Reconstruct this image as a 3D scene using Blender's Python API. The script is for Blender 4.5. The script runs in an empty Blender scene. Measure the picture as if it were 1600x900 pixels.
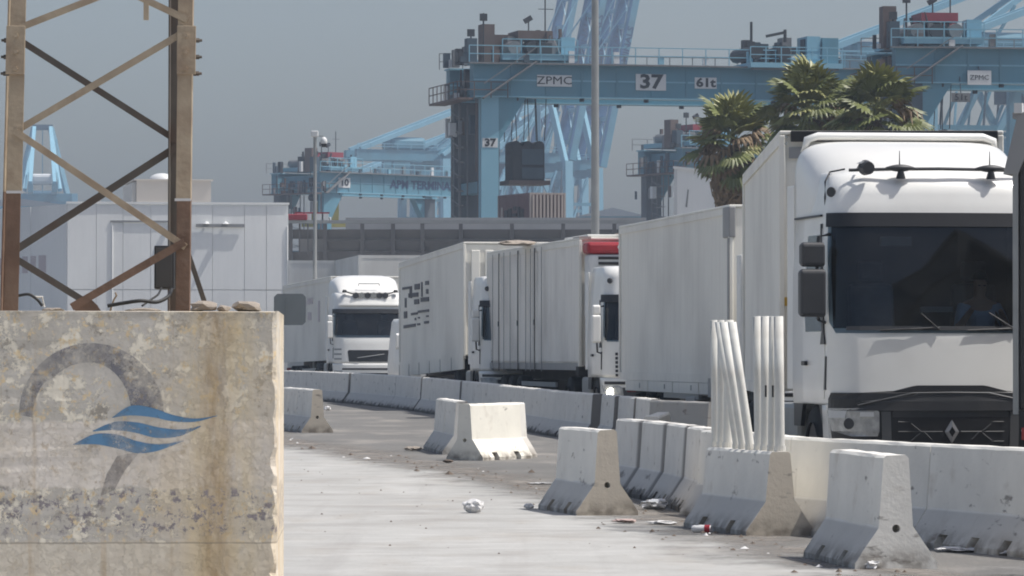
import bpy, bmesh, math, random
from mathutils import Vector, Matrix
R = math.radians
random.seed(7)
SC = bpy.context.scene
COL = SC.collection

# ---------------------------------------------------------------- camera, sky, sun, exposure
F = 7000.0            # focal length in photo pixels (1600 wide)
EYE = 1.54            # eye height
HZ = 554.0            # photo row of the horizon
cam_d = bpy.data.cameras.new('camera')
cam_d.sensor_width = 36.0
cam_d.lens = F / 1600 * 36.0
cam_d.clip_start = 0.5
cam_d.clip_end = 6000
cam = bpy.data.objects.new('camera', cam_d)
COL.objects.link(cam)
cam.location = (0, 0, EYE)
cam.rotation_euler = (R(90) + math.atan((HZ - 450) / F), 0, 0)
SC.camera = cam

SUN_EL, SUN_AZ = 62.0, 87.0    # azimuth: degrees from "towards the camera" round to the right of the picture
sdir = Vector((math.cos(R(SUN_EL)) * math.sin(R(SUN_AZ)), -math.cos(R(SUN_EL)) * math.cos(R(SUN_AZ)), math.sin(R(SUN_EL))))
world = bpy.data.worlds.new('World')
SC.world = world
world.use_nodes = True
wn = world.node_tree
sky = wn.nodes.new('ShaderNodeTexSky')
sky.sky_type = 'NISHITA'
sky.sun_disc = False
sky.sun_elevation = R(SUN_EL)
sky.sun_rotation = math.atan2(sdir.x, sdir.y)
sky.altitude = 0
sky.air_density = 1.0
sky.dust_density = 3.8
sky.ozone_density = 0.9
bg = wn.nodes['Background']
bg.inputs['Strength'].default_value = 0.100
wn.links.new(sky.outputs[0], bg.inputs['Color'])

sun_d = bpy.data.lights.new('sun', 'SUN')
sun_d.energy = 4.0
sun_d.angle = R(0.5)
sun_d.color = (1.0, 0.975, 0.935)
sun = bpy.data.objects.new('sun', sun_d)
COL.objects.link(sun)
sun.location = (0, 0, 200)
sun.rotation_euler = sdir.to_track_quat('Z', 'Y').to_euler()

SC.view_settings.view_transform = 'Standard'
SC.view_settings.look = 'None'
SC.view_settings.exposure = 0.12
SC.view_settings.gamma = 1.0
SC.view_settings.use_curve_mapping = False
SC.render.engine = 'CYCLES'
SC.cycles.use_denoising = True
SC.cycles.max_bounces = 6
SC.cycles.volume_bounces = 1
SC.cycles.transparent_max_bounces = 12
SC.cycles.pixel_filter_type = 'BLACKMAN_HARRIS'
SC.cycles.filter_width = 1.9

def ground_z(y):
    t = min(1.0, max(0.0, (y - 60) / 80.0))
    return 0.25 * t * t * (3 - 2 * t)

def P(px, py, D):
    return Vector(((px - 800) / F * D, D, EYE + (HZ - py) / F * D))
def X(px, D):
    return (px - 800) / F * D
def Zh(py, D):
    return EYE + (HZ - py) / F * D

# ---------------------------------------------------------------- materials
def mat(name, col, rough=0.6, metal=0.0, var=0.0, scale=4.0, bump=0.0, bscale=30.0, dirt=None, dscale=1.5, damt=0.5, spec=0.5, streak=0.0, emit=None, coat=0.0):
    m = bpy.data.materials.new(name)
    m.use_nodes = True
    nt = m.node_tree
    b = nt.nodes['Principled BSDF']
    b.inputs['Base Color'].default_value = (*col, 1)
    b.inputs['Roughness'].default_value = rough
    b.inputs['Metallic'].default_value = metal
    b.inputs['Specular IOR Level'].default_value = spec
    if coat:
        b.inputs['Coat Weight'].default_value = coat
        b.inputs['Coat Roughness'].default_value = 0.08
    if emit:
        b.inputs['Emission Color'].default_value = (*emit[0], 1)
        b.inputs['Emission Strength'].default_value = emit[1]
    if var or dirt or bump or streak:
        tc = nt.nodes.new('ShaderNodeTexCoord')
        cur = None
        def mix(a, bcol, fac, mode='MIX'):
            n = nt.nodes.new('ShaderNodeMix'); n.data_type = 'RGBA'; n.blend_type = mode
            if isinstance(a, tuple): n.inputs[6].default_value = (*a, 1)
            else: nt.links.new(a, n.inputs[6])
            n.inputs[7].default_value = (*bcol, 1)
            nt.links.new(fac, n.inputs[0])
            return n.outputs[2]
        def noise(sc, detail, lo, hi, mult=1.0, stretch=None):
            src = tc.outputs['Object']
            if stretch:
                mp = nt.nodes.new('ShaderNodeMapping'); mp.inputs['Scale'].default_value = stretch
                nt.links.new(src, mp.inputs[0]); src = mp.outputs[0]
            n = nt.nodes.new('ShaderNodeTexNoise'); n.inputs['Scale'].default_value = sc; n.inputs['Detail'].default_value = detail
            nt.links.new(src, n.inputs['Vector'])
            mr = nt.nodes.new('ShaderNodeMapRange'); mr.inputs[1].default_value = lo; mr.inputs[2].default_value = hi; mr.inputs[4].default_value = mult
            nt.links.new(n.outputs[0], mr.inputs[0])
            return mr.outputs[0], n.outputs[0]
        cur = col
        if var:
            f, _ = noise(scale, 5, 0.3, 0.7)
            cur = mix(cur, tuple(c * (1 - var) for c in col), f)
        if dirt:
            f, _ = noise(dscale, 8, 0.45, 0.75, damt)
            cur = mix(cur, dirt, f)
        if streak:
            f, _ = noise(1.0, 6, 0.45, 0.8, streak, (6, 6, 0.35))
            cur = mix(cur, dirt or tuple(c * 0.4 for c in col), f)
        if not isinstance(cur, tuple):
            nt.links.new(cur, b.inputs['Base Color'])
        if bump:
            _, h = noise(bscale, 8, 0, 1)
            bn = nt.nodes.new('ShaderNodeBump'); bn.inputs['Strength'].default_value = bump; bn.inputs['Distance'].default_value = 0.02
            nt.links.new(h, bn.inputs['Height']); nt.links.new(bn.outputs[0], b.inputs['Normal'])
    return m

MT = {}
MT['white_paint'] = mat('white_paint', (0.85, 0.84, 0.80), 0.32, var=0.04, scale=1.5, dirt=(0.45, 0.42, 0.37), dscale=1.1, damt=0.25, coat=0.4)
MT['trailer_white'] = mat('trailer_white', (0.86, 0.835, 0.76), 0.5, var=0.05, scale=0.6, dirt=(0.46, 0.43, 0.39), dscale=0.5, damt=0.45, streak=0.22)
MT['curtain_white'] = mat('curtain_white', (0.84, 0.81, 0.75), 0.45, var=0.06, scale=0.7, dirt=(0.46, 0.43, 0.40), dscale=0.7, damt=0.45, streak=0.3)
MT['trailer_grey'] = mat('trailer_grey', (0.30, 0.30, 0.30), 0.5, var=0.1, scale=2)
MT['dark_curtain'] = mat('dark_curtain', (0.035, 0.034, 0.034), 0.55, var=0.2, scale=2, dirt=(0.10, 0.09, 0.08), dscale=1.0, damt=0.3)
MT['black_plastic'] = mat('black_plastic', (0.020, 0.020, 0.022), 0.45, var=0.2, scale=6)
MT['grey_plastic'] = mat('grey_plastic', (0.045, 0.046, 0.050), 0.5, var=0.15, scale=5, dirt=(0.12, 0.11, 0.10), damt=0.35)
MT['chassis'] = mat('chassis', (0.022, 0.020, 0.019), 0.7, var=0.3, scale=3, dirt=(0.10, 0.085, 0.07), damt=0.4)
MT['tyre'] = mat('tyre', (0.018, 0.018, 0.018), 0.85, var=0.2, bump=0.4, bscale=40)
MT['bar_grey'] = mat('bar_grey', (0.11, 0.112, 0.115), 0.4, metal=0.3)
MT['rim'] = mat('rim', (0.35, 0.35, 0.36), 0.4, metal=0.6, var=0.2)
MT['glass'] = None
MT['cab_interior'] = mat('cab_interior', (0.030, 0.031, 0.034), 0.8, var=0.2, scale=3)
MT['seat_cloth'] = mat('seat_cloth', (0.07, 0.075, 0.085), 0.9, var=0.3, scale=8)
MT['skin'] = mat('skin', (0.42, 0.25, 0.17), 0.55)
MT['shirt_blue'] = mat('shirt_blue', (0.42, 0.52, 0.66), 0.85, var=0.15, scale=9)
MT['hair'] = mat('hair', (0.02, 0.016, 0.013), 0.7)
MT['glass_side'] = mat('glass_side', (0.10, 0.125, 0.125), 0.10, spec=0.5)
MT['chrome'] = mat('chrome', (0.65, 0.66, 0.68), 0.18, metal=1.0)
MT['lamp_glass'] = mat('lamp_glass', (0.55, 0.56, 0.56), 0.2, metal=0.25, var=0.5, scale=9)
MT['lamp_lit'] = mat('lamp_lit', (1, 0.97, 0.85), 0.3, emit=((1.0, 0.96, 0.80), 14.0))
MT['red_lamp'] = mat('red_lamp', (0.32, 0.02, 0.02), 0.3)
MT['amber'] = mat('amber', (0.50, 0.30, 0.03), 0.3)
MT['red_paint'] = mat('red_paint', (0.36, 0.02, 0.03), 0.45, var=0.15)
MT['concrete_barrier'] = None
MT['pvc'] = mat('pvc', (0.74, 0.735, 0.69), 0.65, var=0.1, scale=5, dirt=(0.33, 0.29, 0.24), dscale=3.5, damt=0.55, streak=0.35, spec=0.25)
MT['galv'] = mat('galv', (0.33, 0.34, 0.34), 0.5, metal=0.3, var=0.15, scale=3)
MT['sign_grey'] = mat('sign_grey', (0.17, 0.19, 0.20), 0.5, metal=0.2, var=0.12, scale=5)
MT['cable'] = mat('cable', (0.018, 0.018, 0.018), 0.6)
MT['pylon_dark'] = mat('pylon_dark', (0.13, 0.115, 0.10), 0.7, var=0.3, scale=9, dirt=(0.10, 0.05, 0.03), dscale=5, damt=0.6)
MT['pylon_light'] = mat('pylon_light', (0.46, 0.37, 0.265), 0.7, var=0.25, scale=8, dirt=(0.20, 0.11, 0.06), dscale=6, damt=0.5, bump=0.2)
MT['pylon_rust'] = mat('pylon_rust', (0.21, 0.13, 0.09), 0.8, var=0.35, scale=9, dirt=(0.25, 0.18, 0.13), dscale=7, damt=0.45, bump=0.25)
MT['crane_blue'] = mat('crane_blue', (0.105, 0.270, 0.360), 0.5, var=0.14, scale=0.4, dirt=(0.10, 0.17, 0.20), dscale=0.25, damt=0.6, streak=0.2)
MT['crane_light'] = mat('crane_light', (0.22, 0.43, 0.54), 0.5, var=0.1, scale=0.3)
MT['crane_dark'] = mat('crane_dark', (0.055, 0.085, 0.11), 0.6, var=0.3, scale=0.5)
MT['crane_leg_shaded'] = mat('crane_leg_shaded', (0.115, 0.135, 0.155), 0.6, var=0.3, scale=0.5, dirt=(0.15, 0.11, 0.09), dscale=0.3, damt=0.6)  # darker colour for the back legs, with their shade painted in
MT['crane_grey'] = mat('crane_grey', (0.20, 0.20, 0.20), 0.6, var=0.3, scale=0.6)
MT['crane_brown'] = mat('crane_brown', (0.14, 0.10, 0.085), 0.7, var=0.3, scale=0.6)
MT['crane_navy'] = mat('crane_navy', (0.025, 0.10, 0.22), 0.5, var=0.2, scale=0.3)
MT['machine_dark'] = mat('machine_dark', (0.035, 0.037, 0.04), 0.6, var=0.4, scale=0.8)
MT['machine_red'] = mat('machine_red', (0.30, 0.035, 0.05), 0.6, var=0.3, scale=0.6)
MT['plate_white'] = mat('plate_white', (0.62, 0.63, 0.63), 0.5)
MT['letter_black'] = mat('letter_black', (0.012, 0.013, 0.016), 0.6)
MT['letter_navy'] = mat('letter_navy', (0.02, 0.045, 0.11), 0.6)
MT['letter_faded'] = mat('letter_faded', (0.10, 0.10, 0.115), 0.6, var=0.4, scale=6)
MT['letter_pale'] = mat('letter_pale', (0.56, 0.50, 0.51), 0.6)
MT['yellow'] = mat('yellow', (0.42, 0.36, 0.06), 0.6, var=0.2, scale=1)
MT['building_white'] = mat('building_white', (0.88, 0.88, 0.86), 0.6, var=0.06, scale=0.3, dirt=(0.40, 0.40, 0.40), dscale=0.25, damt=0.25, streak=0.1)
MT['beige_wall'] = mat('beige_wall', (0.42, 0.39, 0.36), 0.8, var=0.1, scale=0.5)
MT['screen_grey'] = mat('screen_grey', (0.15, 0.148, 0.15), 0.7, var=0.25, scale=0.5, dirt=(0.20, 0.19, 0.18), dscale=0.3, damt=0.5)
MT['screen_pale'] = mat('screen_pale', (0.40, 0.40, 0.40), 0.7, var=0.2, scale=0.5)
MT['maroon'] = mat('maroon', (0.17, 0.10, 0.10), 0.6, var=0.2, scale=0.5, dirt=(0.20, 0.17, 0.16), dscale=0.6, damt=0.5)
MT['container_end'] = mat('container_end', (0.36, 0.31, 0.28), 0.6, var=0.2, scale=0.5)
MT['container_white'] = mat('container_white', (0.74, 0.74, 0.71), 0.55, var=0.08, scale=0.5, dirt=(0.40, 0.37, 0.33), dscale=0.5, damt=0.4, streak=0.2)
MT['container_greyside'] = mat('container_greyside', (0.30, 0.29, 0.285), 0.6, var=0.15, scale=0.5)
MT['frond'] = mat('frond', (0.20, 0.225, 0.065), 0.5, var=0.45, scale=0.9)
MT['frond_young'] = mat('frond_young', (0.36, 0.36, 0.13), 0.5, var=0.4, scale=0.9)
MT['frond_dead'] = mat('frond_dead', (0.34, 0.24, 0.14), 0.8, var=0.5, scale=1.2)
MT['trunk'] = mat('trunk', (0.13, 0.095, 0.065), 0.9, var=0.4, scale=4, bump=0.6, bscale=10)
MT['rock'] = mat('rock', (0.36, 0.31, 0.26), 0.9, var=0.3, scale=9, bump=0.5, bscale=25)
MT['paper'] = mat('paper', (0.70, 0.69, 0.68), 0.7, var=0.15, scale=20)
MT['paper_red'] = mat('paper_red', (0.56, 0.42, 0.38), 0.7, var=0.4, scale=25)
MT['clear_bag'] = mat('clear_bag', (0.52, 0.53, 0.55), 0.15, var=0.25, scale=25)
MT['dirt_bit'] = mat('dirt_bit', (0.17, 0.13, 0.10), 0.95, var=0.4, scale=20)

def rgbmix(nt, a, b, fac):
    n = nt.nodes.new('ShaderNodeMix'); n.data_type = 'RGBA'
    for s, i in ((a, 6), (b, 7)):
        if isinstance(s, tuple): n.inputs[i].default_value = (*s, 1)
        else: nt.links.new(s, n.inputs[i])
    if isinstance(fac, float): n.inputs[0].default_value = fac
    else: nt.links.new(fac, n.inputs[0])
    return n.outputs[2]
def nnoise(nt, vec, sc, detail=6, lo=0.4, hi=0.6, mult=1.0, rough=0.55, off=(0, 0, 0), stretch=(1, 1, 1)):
    mp = nt.nodes.new('ShaderNodeMapping'); mp.inputs['Scale'].default_value = stretch; mp.inputs['Location'].default_value = off
    nt.links.new(vec, mp.inputs[0])
    n = nt.nodes.new('ShaderNodeTexNoise'); n.inputs['Scale'].default_value = sc; n.inputs['Detail'].default_value = detail; n.inputs['Roughness'].default_value = rough
    nt.links.new(mp.outputs[0], n.inputs['Vector'])
    mr = nt.nodes.new('ShaderNodeMapRange'); mr.inputs[1].default_value = lo; mr.inputs[2].default_value = hi; mr.inputs[4].default_value = mult
    nt.links.new(n.outputs[0], mr.inputs[0])
    return mr.outputs[0]
def math_(nt, op, a, b=None, c=None):
    n = nt.nodes.new('ShaderNodeMath'); n.operation = op
    for i, s in enumerate((a, b, c)):
        if s is None: continue
        if isinstance(s, (int, float)): n.inputs[i].default_value = s
        else: nt.links.new(s, n.inputs[i])
    return n.outputs[0]
def smooth(nt, v, lo, hi):
    mr = nt.nodes.new('ShaderNodeMapRange'); mr.interpolation_type = 'SMOOTHSTEP'
    mr.inputs[1].default_value = lo; mr.inputs[2].default_value = hi
    nt.links.new(v, mr.inputs[0])
    return mr.outputs[0]
def newmat(name, rough=0.85):
    m = bpy.data.materials.new(name); m.use_nodes = True
    nt = m.node_tree; b = nt.nodes['Principled BSDF']; b.inputs['Roughness'].default_value = rough
    tc = nt.nodes.new('ShaderNodeTexCoord')
    return m, nt, b, tc
def bump_(nt, b, h, strength, dist=0.02):
    bn = nt.nodes.new('ShaderNodeBump'); bn.inputs['Strength'].default_value = strength; bn.inputs['Distance'].default_value = dist
    nt.links.new(h, bn.inputs['Height']); nt.links.new(bn.outputs[0], b.inputs['Normal'])

# painted concrete of the barriers: whitewash, chalky wear, dark scuffs and grime low down in patches
def barrier_mat(name, tint, band=True, joint=False):
    m, nt, b, tc = newmat(name, 0.8)
    o = tc.outputs['Object']
    info = nt.nodes.new('ShaderNodeObjectInfo')
    cmb = nt.nodes.new('ShaderNodeVectorMath'); cmb.operation = 'ADD'
    sc = nt.nodes.new('ShaderNodeVectorMath'); sc.operation = 'SCALE'; sc.inputs[3].default_value = 1.0
    cx = nt.nodes.new('ShaderNodeCombineXYZ')
    r30 = math_(nt, 'MULTIPLY', info.outputs['Random'], 30.0)
    nt.links.new(r30, cx.inputs[0]); nt.links.new(r30, cx.inputs[1])
    nt.links.new(o, cmb.inputs[0]); nt.links.new(cx.outputs[0], cmb.inputs[1])
    v = cmb.outputs[0]
    c = rgbmix(nt, tint, tuple(k * 0.80 for k in tint), nnoise(nt, v, 2.2, 6, 0.35, 0.7, 0.6))
    c = rgbmix(nt, c, (0.46, 0.40, 0.33), nnoise(nt, v, 4.0, 8, 0.58, 0.74, 0.45))
    if band:
        sp = nt.nodes.new('ShaderNodeSeparateXYZ'); nt.links.new(o, sp.inputs[0])
        sn = nt.nodes.new('ShaderNodeSeparateXYZ'); nt.links.new(tc.outputs['Normal'], sn.inputs[0])
        bf = math_(nt, 'MULTIPLY', math_(nt, 'SUBTRACT', 1.0, smooth(nt, sp.outputs[2], .285, .305)), smooth(nt, math_(nt, 'ABSOLUTE', sn.outputs[0]), .3, .4))
        c = rgbmix(nt, c, (0.44, 0.415, 0.38), math_(nt, 'MULTIPLY', bf, .62))
    scuff = nnoise(nt, v, 3.0, 8, 0.62, 0.68, 0.75, 0.65, (3, 1, 2), (0.8, 1.0, 2.5))
    c = rgbmix(nt, c, (0.16, 0.14, 0.125), scuff)
    sep = nt.nodes.new('ShaderNodeSeparateXYZ'); nt.links.new(o, sep.inputs[0])
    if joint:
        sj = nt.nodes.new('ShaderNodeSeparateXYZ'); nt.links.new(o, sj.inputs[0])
        seam_shade = math_(nt, 'SUBTRACT', 1.0, smooth(nt, math_(nt, 'ADD', sj.outputs[1], math_(nt, 'MULTIPLY', nnoise(nt, v, 5, 6, 0, 1), .05)), joint*.4, joint))
        c = rgbmix(nt, c, (0.13, 0.12, 0.115), math_(nt, 'MULTIPLY', seam_shade, .85))  # dark strip at the near end paints in the shadow of the seam
    low = math_(nt, 'MULTIPLY', math_(nt, 'SUBTRACT', 1.0, smooth(nt, sep.outputs[2], 0.02, 0.20)), nnoise(nt, v, 6, 6, 0.35, 0.6, 0.85))
    c = rgbmix(nt, c, (0.17, 0.14, 0.11), low)
    if joint:
        tuft = math_(nt, 'MULTIPLY', math_(nt, 'SUBTRACT', 1.0, smooth(nt, math_(nt, 'SUBTRACT', sep.outputs[2], math_(nt, 'MULTIPLY', nnoise(nt, v, 4.5, 8, .35, .75, 1.0, .7), .16)), .0, .03)), .85)
        c = rgbmix(nt, c, (0.045, 0.04, 0.035), tuft)
    drip = nnoise(nt, v, 4.0, 6, 0.66, 0.78, 0.35, 0.6, (0, 0, 0), (1, 1, 0.15))
    c = rgbmix(nt, c, (0.25, 0.22, 0.19), drip)
    nt.links.new(c, b.inputs['Base Color'])
    bump_(nt, b, nnoise(nt, v, 28, 8, 0, 1), 0.16)
    return m
MT['concrete_barrier'] = barrier_mat('concrete_barrier', (0.80, 0.775, 0.715))
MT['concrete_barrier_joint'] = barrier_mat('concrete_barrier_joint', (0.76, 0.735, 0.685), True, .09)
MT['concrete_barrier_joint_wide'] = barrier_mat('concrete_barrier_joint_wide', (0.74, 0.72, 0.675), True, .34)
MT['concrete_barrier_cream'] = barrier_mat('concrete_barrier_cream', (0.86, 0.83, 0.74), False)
MT['concrete_barrier_shaded'] = barrier_mat('concrete_barrier_shaded', (0.40, 0.385, 0.36), False)  # darker copy of the barrier concrete, the face's shade put into its colour
MT['concrete_barrier_tan'] = barrier_mat('concrete_barrier_tan', (0.60, 0.53, 0.43), False)

def glass_mat():
    m, nt, b, tc = newmat('glass', 0.05)
    tr = nt.nodes.new('ShaderNodeBsdfTransparent'); tr.inputs[0].default_value = (0.46, 0.54, 0.60, 1)
    gl = nt.nodes.new('ShaderNodeBsdfGlossy'); gl.inputs['Roughness'].default_value = 0.05; gl.inputs['Color'].default_value = (0.9, 0.95, 1, 1)
    du = nt.nodes.new('ShaderNodeBsdfDiffuse'); du.inputs[0].default_value = (0.30, 0.29, 0.27, 1)
    fr = nt.nodes.new('ShaderNodeFresnel'); fr.inputs[0].default_value = 1.5
    m1 = nt.nodes.new('ShaderNodeMixShader'); m2 = nt.nodes.new('ShaderNodeMixShader')
    nt.links.new(nnoise(nt, tc.outputs['Object'], 1.6, 8, 0.30, 0.80, 0.07, 0.6, (0, 0, 0), (1, 1, 1.6)), m1.inputs[0])
    nt.links.new(tr.outputs[0], m1.inputs[1]); nt.links.new(du.outputs[0], m1.inputs[2])
    nt.links.new(fr.outputs[0], m2.inputs[0]); nt.links.new(m1.outputs[0], m2.inputs[1]); nt.links.new(gl.outputs[0], m2.inputs[2])
    nt.links.new(m2.outputs[0], nt.nodes['Material Output'].inputs[0])
    return m
MT['glass'] = glass_mat()

# ---------------------------------------------------------------- mesh helpers
class MB:
    def __init__(s): s.v = []; s.f = []
    def add(s, vs, fs):
        n = len(s.v); s.v += [tuple(p) for p in vs]; s.f += [tuple(i + n for i in q) for q in fs]; return s
    def box(s, x0, x1, y0, y1, z0, z1):
        return s.add([(x0,y0,z0),(x1,y0,z0),(x1,y1,z0),(x0,y1,z0),(x0,y0,z1),(x1,y0,z1),(x1,y1,z1),(x0,y1,z1)],
                     [(0,3,2,1),(4,5,6,7),(0,1,5,4),(1,2,6,5),(2,3,7,6),(3,0,4,7)])
    def bar(s, p0, p1, w, h=None, w1=None, h1=None, up=(0,0,1)):
        p0, p1 = Vector(p0), Vector(p1); h = h or w; w1 = w1 or w; h1 = h1 or h
        d = (p1 - p0).normalized(); up = Vector(up)
        if abs(d.dot(up)) > 0.98: up = Vector((0, 1, 0))
        a = d.cross(up).normalized(); b = a.cross(d).normalized()
        vs = []
        for p, ww, hh in ((p0, w, h), (p1, w1, h1)):
            for i, j in ((-1,-1),(1,-1),(1,1),(-1,1)): vs.append(p + a * (i * ww / 2) + b * (j * hh / 2))
        return s.add(vs, [(0,3,2,1),(4,5,6,7),(0,1,5,4),(1,2,6,5),(2,3,7,6),(3,0,4,7)])
    def tube(s, p0, p1, r0, r1=None, n=10):
        p0, p1 = Vector(p0), Vector(p1); r1 = r0 if r1 is None else r1
        d = (p1 - p0).normalized(); up = Vector((0,0,1)) if abs(d.z) < 0.95 else Vector((0,1,0))
        a = d.cross(up).normalized(); b = a.cross(d).normalized()
        vs = []
        for p, r in ((p0, r0), (p1, r1)):
            for i in range(n):
                t = 2 * math.pi * i / n; vs.append(p + a * (r * math.cos(t)) + b * (r * math.sin(t)))
        fs = [(i, (i+1) % n, n + (i+1) % n, n + i) for i in range(n)] + [tuple(range(n))[::-1], tuple(range(n, 2*n))]
        return s.add(vs, fs)
    def path(s, pts, r, n=6):
        pts = [Vector(p) for p in pts]; rings = []
        for k, p in enumerate(pts):
            d = (pts[min(k+1, len(pts)-1)] - pts[max(k-1, 0)]).normalized()
            up = Vector((0,0,1)) if abs(d.z) < 0.9 else Vector((0,1,0))
            a = d.cross(up).normalized(); b = a.cross(d).normalized()
            rings.append([p + a * (r * math.cos(2*math.pi*i/n)) + b * (r * math.sin(2*math.pi*i/n)) for i in range(n)])
        vs = [q for g in rings for q in g]; fs = []
        for k in range(len(pts)-1):
            for i in range(n): fs.append((k*n+i, k*n+(i+1)%n, (k+1)*n+(i+1)%n, (k+1)*n+i))
        fs += [tuple(range(n))[::-1], tuple(range((len(pts)-1)*n, len(pts)*n))]
        return s.add(vs, fs)
    def prism(s, poly, axis, a, b):
        n = len(poly); vs = []
        for t in (a, b):
            for (u, w) in poly: vs.append({'x': (t, u, w), 'y': (u, t, w), 'z': (u, w, t)}[axis])
        return s.add(vs, [tuple(range(n)), tuple(range(2*n-1, n-1, -1))] + [(i, n+i, n+(i+1)%n, (i+1)%n) for i in range(n)])
    def grid(s, rows, close=False):
        nr, nc = len(rows), len(rows[0])
        fs = [(r*nc+c, r*nc+c+1, (r+1)*nc+c+1, (r+1)*nc+c) for r in range(nr-1) for c in range(nc-1)]
        return s.add([p for r in rows for p in r], fs)
    def mesh(s, name):
        me = bpy.data.meshes.new(name); me.from_pydata(s.v, [], s.f)
        bm = bmesh.new(); bm.from_mesh(me); bmesh.ops.recalc_face_normals(bm, faces=bm.faces); bm.to_mesh(me); bm.free()
        return me
    def build(s, name, m, parent=None, smooth=False, bevel=0.0, seg=2, loc=None, rot=None):
        return link(name, s.mesh(name), m, parent, smooth, bevel, seg, loc, rot)

def link(name, me, m, parent=None, smooth=False, bevel=0.0, seg=2, loc=None, rot=None):
    o = bpy.data.objects.new(name, me); COL.objects.link(o)
    if m is not None and not me.materials:
        me.materials.append(MT[m] if isinstance(m, str) else m)
    if smooth:
        for p in me.polygons: p.use_smooth = True
    if bevel:
        b = o.modifiers.new('bevel', 'BEVEL'); b.width = bevel; b.segments = seg; b.limit_method = 'ANGLE'; b.angle_limit = R(35)
    if parent is not None: o.parent = parent
    if loc is not None: o.location = loc
    if rot is not None: o.rotation_euler = rot
    return o
def tag(o, label, cat=None, group=None, kind=None):
    if label: o['label'] = label
    if cat: o['category'] = cat
    if group: o['group'] = group
    if kind: o['kind'] = kind
    return o
def thing(name, label, cat, loc=(0,0,0), rz=0.0, group=None):
    o = bpy.data.objects.new(name, None); COL.objects.link(o)
    o.empty_display_size = 0.3
    o.location = loc; o.rotation_euler = (0, 0, R(rz))
    return tag(o, label, cat, group)
def struct(o):
    o['kind'] = 'structure'; return o
def copy_tree(o, parent=None):
    c = o.copy(); COL.objects.link(c)
    if parent is not None: c.parent = parent
    for ch in list(o.children): copy_tree(ch, c)
    return c
def text(body, size, m, parent, loc, rot, bold=0.02, sx=1.0, name='lettering', ext=0.01, align='CENTER'):
    cu = bpy.data.curves.new(name, 'FONT'); cu.body = body; cu.size = size; cu.extrude = ext; cu.offset = bold
    cu.align_x = align; cu.align_y = 'CENTER'; cu.resolution_u = 2
    to = bpy.data.objects.new(name, cu)
    me = bpy.data.meshes.new_from_object(to)
    bpy.data.objects.remove(to); bpy.data.curves.remove(cu)
    me.name = name; me.materials.clear()
    o = link(name, me, m, parent, loc=loc, rot=rot)
    o.scale = (sx, 1, 1)
    return o

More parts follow.
